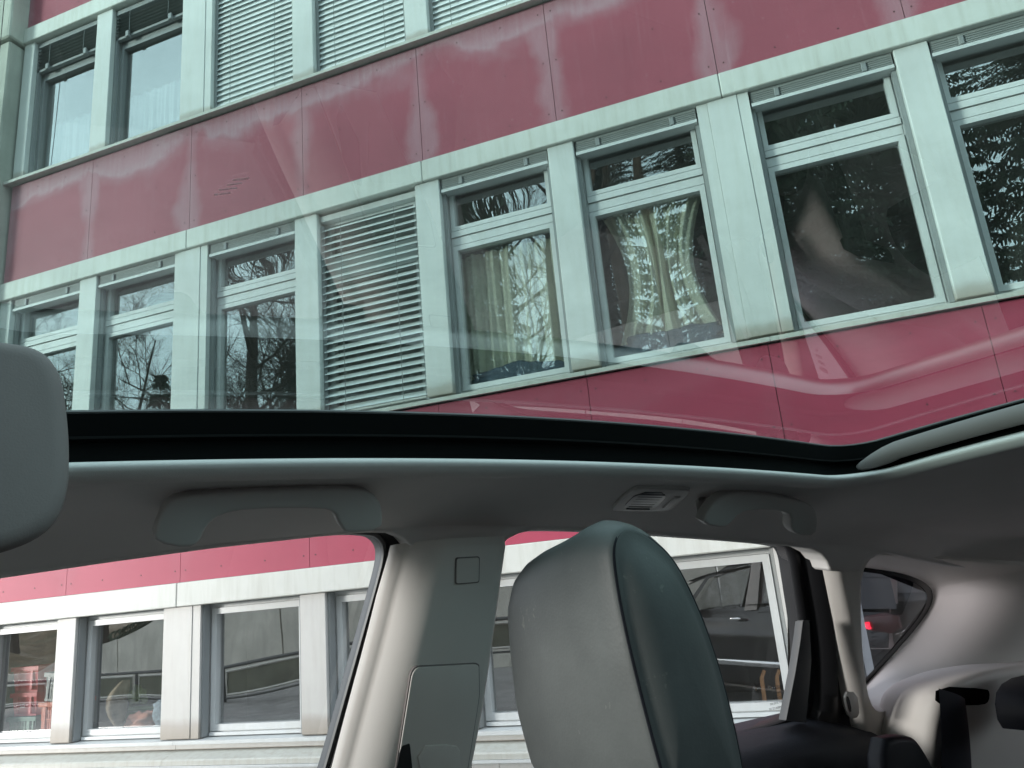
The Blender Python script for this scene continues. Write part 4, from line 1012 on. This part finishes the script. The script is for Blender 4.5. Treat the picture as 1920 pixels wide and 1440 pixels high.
# ------------------------------------------------------------------ trees on the slope, mirrored in the windows
def bare_tree(name, x, y, h, seed, label, mat='bark', spread=1.0, low=.2, dens=1.0):
    r = random.Random(seed); z0 = hill_z(x, y)-.1
    e = empty(name, (x, y, z0)); tag(e, label, 'tree', 'trees on the slope behind the car')
    T = MB(); C = MB()
    def branch(p, d, L, rad, depth):
        n = 4 if depth < 3 else 3; pts = [p]; q = p.copy(); dd = d.copy()
        for i in range(n):
            dd = (dd+Vector((r.gauss(0, .16), r.gauss(0, .16), r.gauss(.05, .10)))).normalized(); q = q+dd*L/n; pts.append(q.copy())
        rr = [rad*(1-.72*i/n) for i in range(n+1)]
        C.tube(pts, rr, 4 if depth < 2 else 3, False)
        if depth >= 4: return
        kids = int({1: 7, 2: 6, 3: 4}.get(depth, 4)*dens+.5)
        for k in range(kids):
            f = r.uniform(.25, 1.0); i = min(int(f*n), n-1); b = pts[i].lerp(pts[i+1], f*n-i)
            ax = Vector((r.gauss(0, 1), r.gauss(0, 1), r.gauss(0, .7))).normalized()
            nd = (dd*.75+ax*.75+Vector((0, 0, .12))).normalized()
            branch(b, nd, L*r.uniform(.38, .62), max(rad*.42, .006), depth+1)
    tp = [Vector((0, 0, 0))]; q = Vector((0, 0, 0)); d = Vector((r.gauss(0, .04), r.gauss(0, .04), 1))
    for i in range(10): d = (d+Vector((r.gauss(0, .05), r.gauss(0, .05), .08))).normalized(); q = q+d*h/10; tp.append(q.copy())
    R0 = h*.014+.03
    T.tube(tp, [R0*(1-.85*i/10)+(.06 if i == 0 else 0) for i in range(11)], 8)
    nb = int(20*dens)
    for k in range(nb):
        f = low+(1-low)*(k+r.random())/nb; f = min(f, .99); i = min(int(f*10), 9); b = tp[i].lerp(tp[i+1], f*10-i); a = r.uniform(0, 6.283)
        up = .35+.5*f
        branch(b, Vector((math.cos(a), math.sin(a), up)).normalized(), h*(.34-.20*f)*spread*r.uniform(.7, 1.2), R0*(1-.8*f)*.42, 1)
    T.mk('trunk', mat, e, smooth=True); C.mk('crown', mat, e)
def spruce(name, x, y, h, seed, label, mat='needle', wide=.2, low=.04, thin=1.0, bark='bark'):
    r = random.Random(seed); z0 = hill_z(x, y)-.1
    e = empty(name, (x, y, z0)); tag(e, label, 'tree', 'trees on the slope behind the car')
    MB().tube([(0, 0, 0), (r.gauss(0, .1), r.gauss(0, .1), h*.5), (0, 0, h)], [h*.013+.04, h*.008+.02, .01], 8).mk('trunk', bark, e, smooth=True)
    C = MB(); nl = int(h*3.4*thin)
    for k in range(nl):
        f = low+(1-low)*(k+r.random())/nl; z = f*h; L = h*wide*((1-f)**.8)*r.uniform(.75, 1.2)+.15
        nb = 6
        a0 = r.uniform(0, 6.283)
        for j in range(nb):
            a = a0+j*6.283/nb+r.gauss(0, .25); dirv = Vector((math.cos(a), math.sin(a), .12-.25*(1-f))); sd = Vector((-math.sin(a), math.cos(a), 0))
            ns = max(4, int(L*7.5))
            for s in range(ns):
                u = (s+.6)/ns; c = Vector((0, 0, z))+dirv*L*u+Vector((0, 0, -.25*L*u*u))
                wd = (.13+.18*L*(1-u)*.5)*r.uniform(.6, 1.3)
                for sgn in (-1, 1):
                    tip = c+sd*sgn*wd+dirv*wd*.7+Vector((0, 0, -.05-r.random()*.16)); w2 = dirv*(.022+.025*r.random())
                    C.add([c-w2, c+w2, tip+w2*.3, tip-w2*.6+Vector((0, 0, -.05))], [(0, 1, 2, 3)])
                if r.random() < .8:
                    t2 = c+Vector((r.gauss(0, .06), r.gauss(0, .06), -.22-.15*r.random())); C.add([c-dirv*.035, c+dirv*.035, t2+dirv*.015], [(0, 1, 2)])
    C.mk('crown', mat, e)
bare_tree('bare_tree', -29, -12, 13, 1, 'bare twiggy tree mirrored in the leftmost first-floor window', dens=1.0, low=.25)
bare_tree('bare_tree', -20.8, -8.6, 11, 2, 'bare tree with pale sky behind, mirrored in the second first-floor window', low=.2)
spruce('spruce_tree', -17.7, -8.0, 8.2, 3, 'dense dark spruce mirrored in the lower part of the second first-floor window', wide=.17)
bare_tree('bare_tree', -14.9, -8.3, 13, 4, 'bare tree with fine branches mirrored left of the lowered blind', dens=1.1)
bare_tree('bare_tree', -31, -29, 23, 5, 'bare tree with two stems mirrored left of the lowered blind', dens=1.1)
spruce('spruce_tree', -9.2, -12, 17, 7, 'tall drooping spruce mirrored in the window right of the lowered blind', wide=.16, thin=.8)
bare_tree('bare_tree', -6.6, -13, 16, 8, 'bare tree with dark twigs mirrored beside the drooping spruce')
bare_tree('pine_tree', -4.8, -11, 18, 9, 'tall brown trunk, left of the trio mirrored above the gathered curtain', 'barkred', .6, .55, .8)
bare_tree('pine_tree', -3.6, -12, 18, 10, 'tall brown trunk, middle of the trio mirrored above the gathered curtain', 'barkred', .6, .55, .8)
bare_tree('pine_tree', -2.3, -11, 18, 11, 'tall brown trunk, right of the trio mirrored above the gathered curtain', 'barkred', .6, .5, .8)
spruce('spruce_tree', 1.2, -11, 17, 12, 'broad dark spruce mirrored in the left half of the window right of the wide post', wide=.20)
spruce('spruce_tree', 4.2, -12.5, 19, 13, 'broad dark spruce mirrored in the right half of the window right of the wide post', wide=.20)
spruce('spruce_tree', 7.6, -11, 18, 14, 'dark spruce mirrored in the rightmost first-floor window', wide=.2)
spruce('spruce_tree', 10.5, -14, 18, 15, 'dark spruce at the far right of the slope', wide=.2)
spruce('spruce_tree', 2.6, -18, 21, 16, 'tall spruce standing behind the two broad spruces', wide=.18)
spruce('spruce_tree', -7.6, -9.5, 13, 17, 'slender spruce mirrored low in the window right of the lowered blind', wide=.17)
spruce('spruce_tree', -5.2, -17, 19, 18, 'tall spruce standing behind the trio of brown trunks', wide=.17)
spruce('spruce_tree', -1.4, -14.5, 17, 19, 'spruce right of the trio of brown trunks, mirrored beside the gathered curtain', wide=.17)
bare_tree('bare_tree', -26.5, -26, 21, 20, 'tall bare tree high on the slope mirrored left of the lowered blind', dens=1.15)
bare_tree('bare_tree', -10.5, -20, 19, 21, 'tall bare tree behind the drooping spruce', dens=1.1)
spruce('spruce_tree', -24.5, -24, 15, 22, 'spruce high on the slope behind the bare trees', wide=.18)
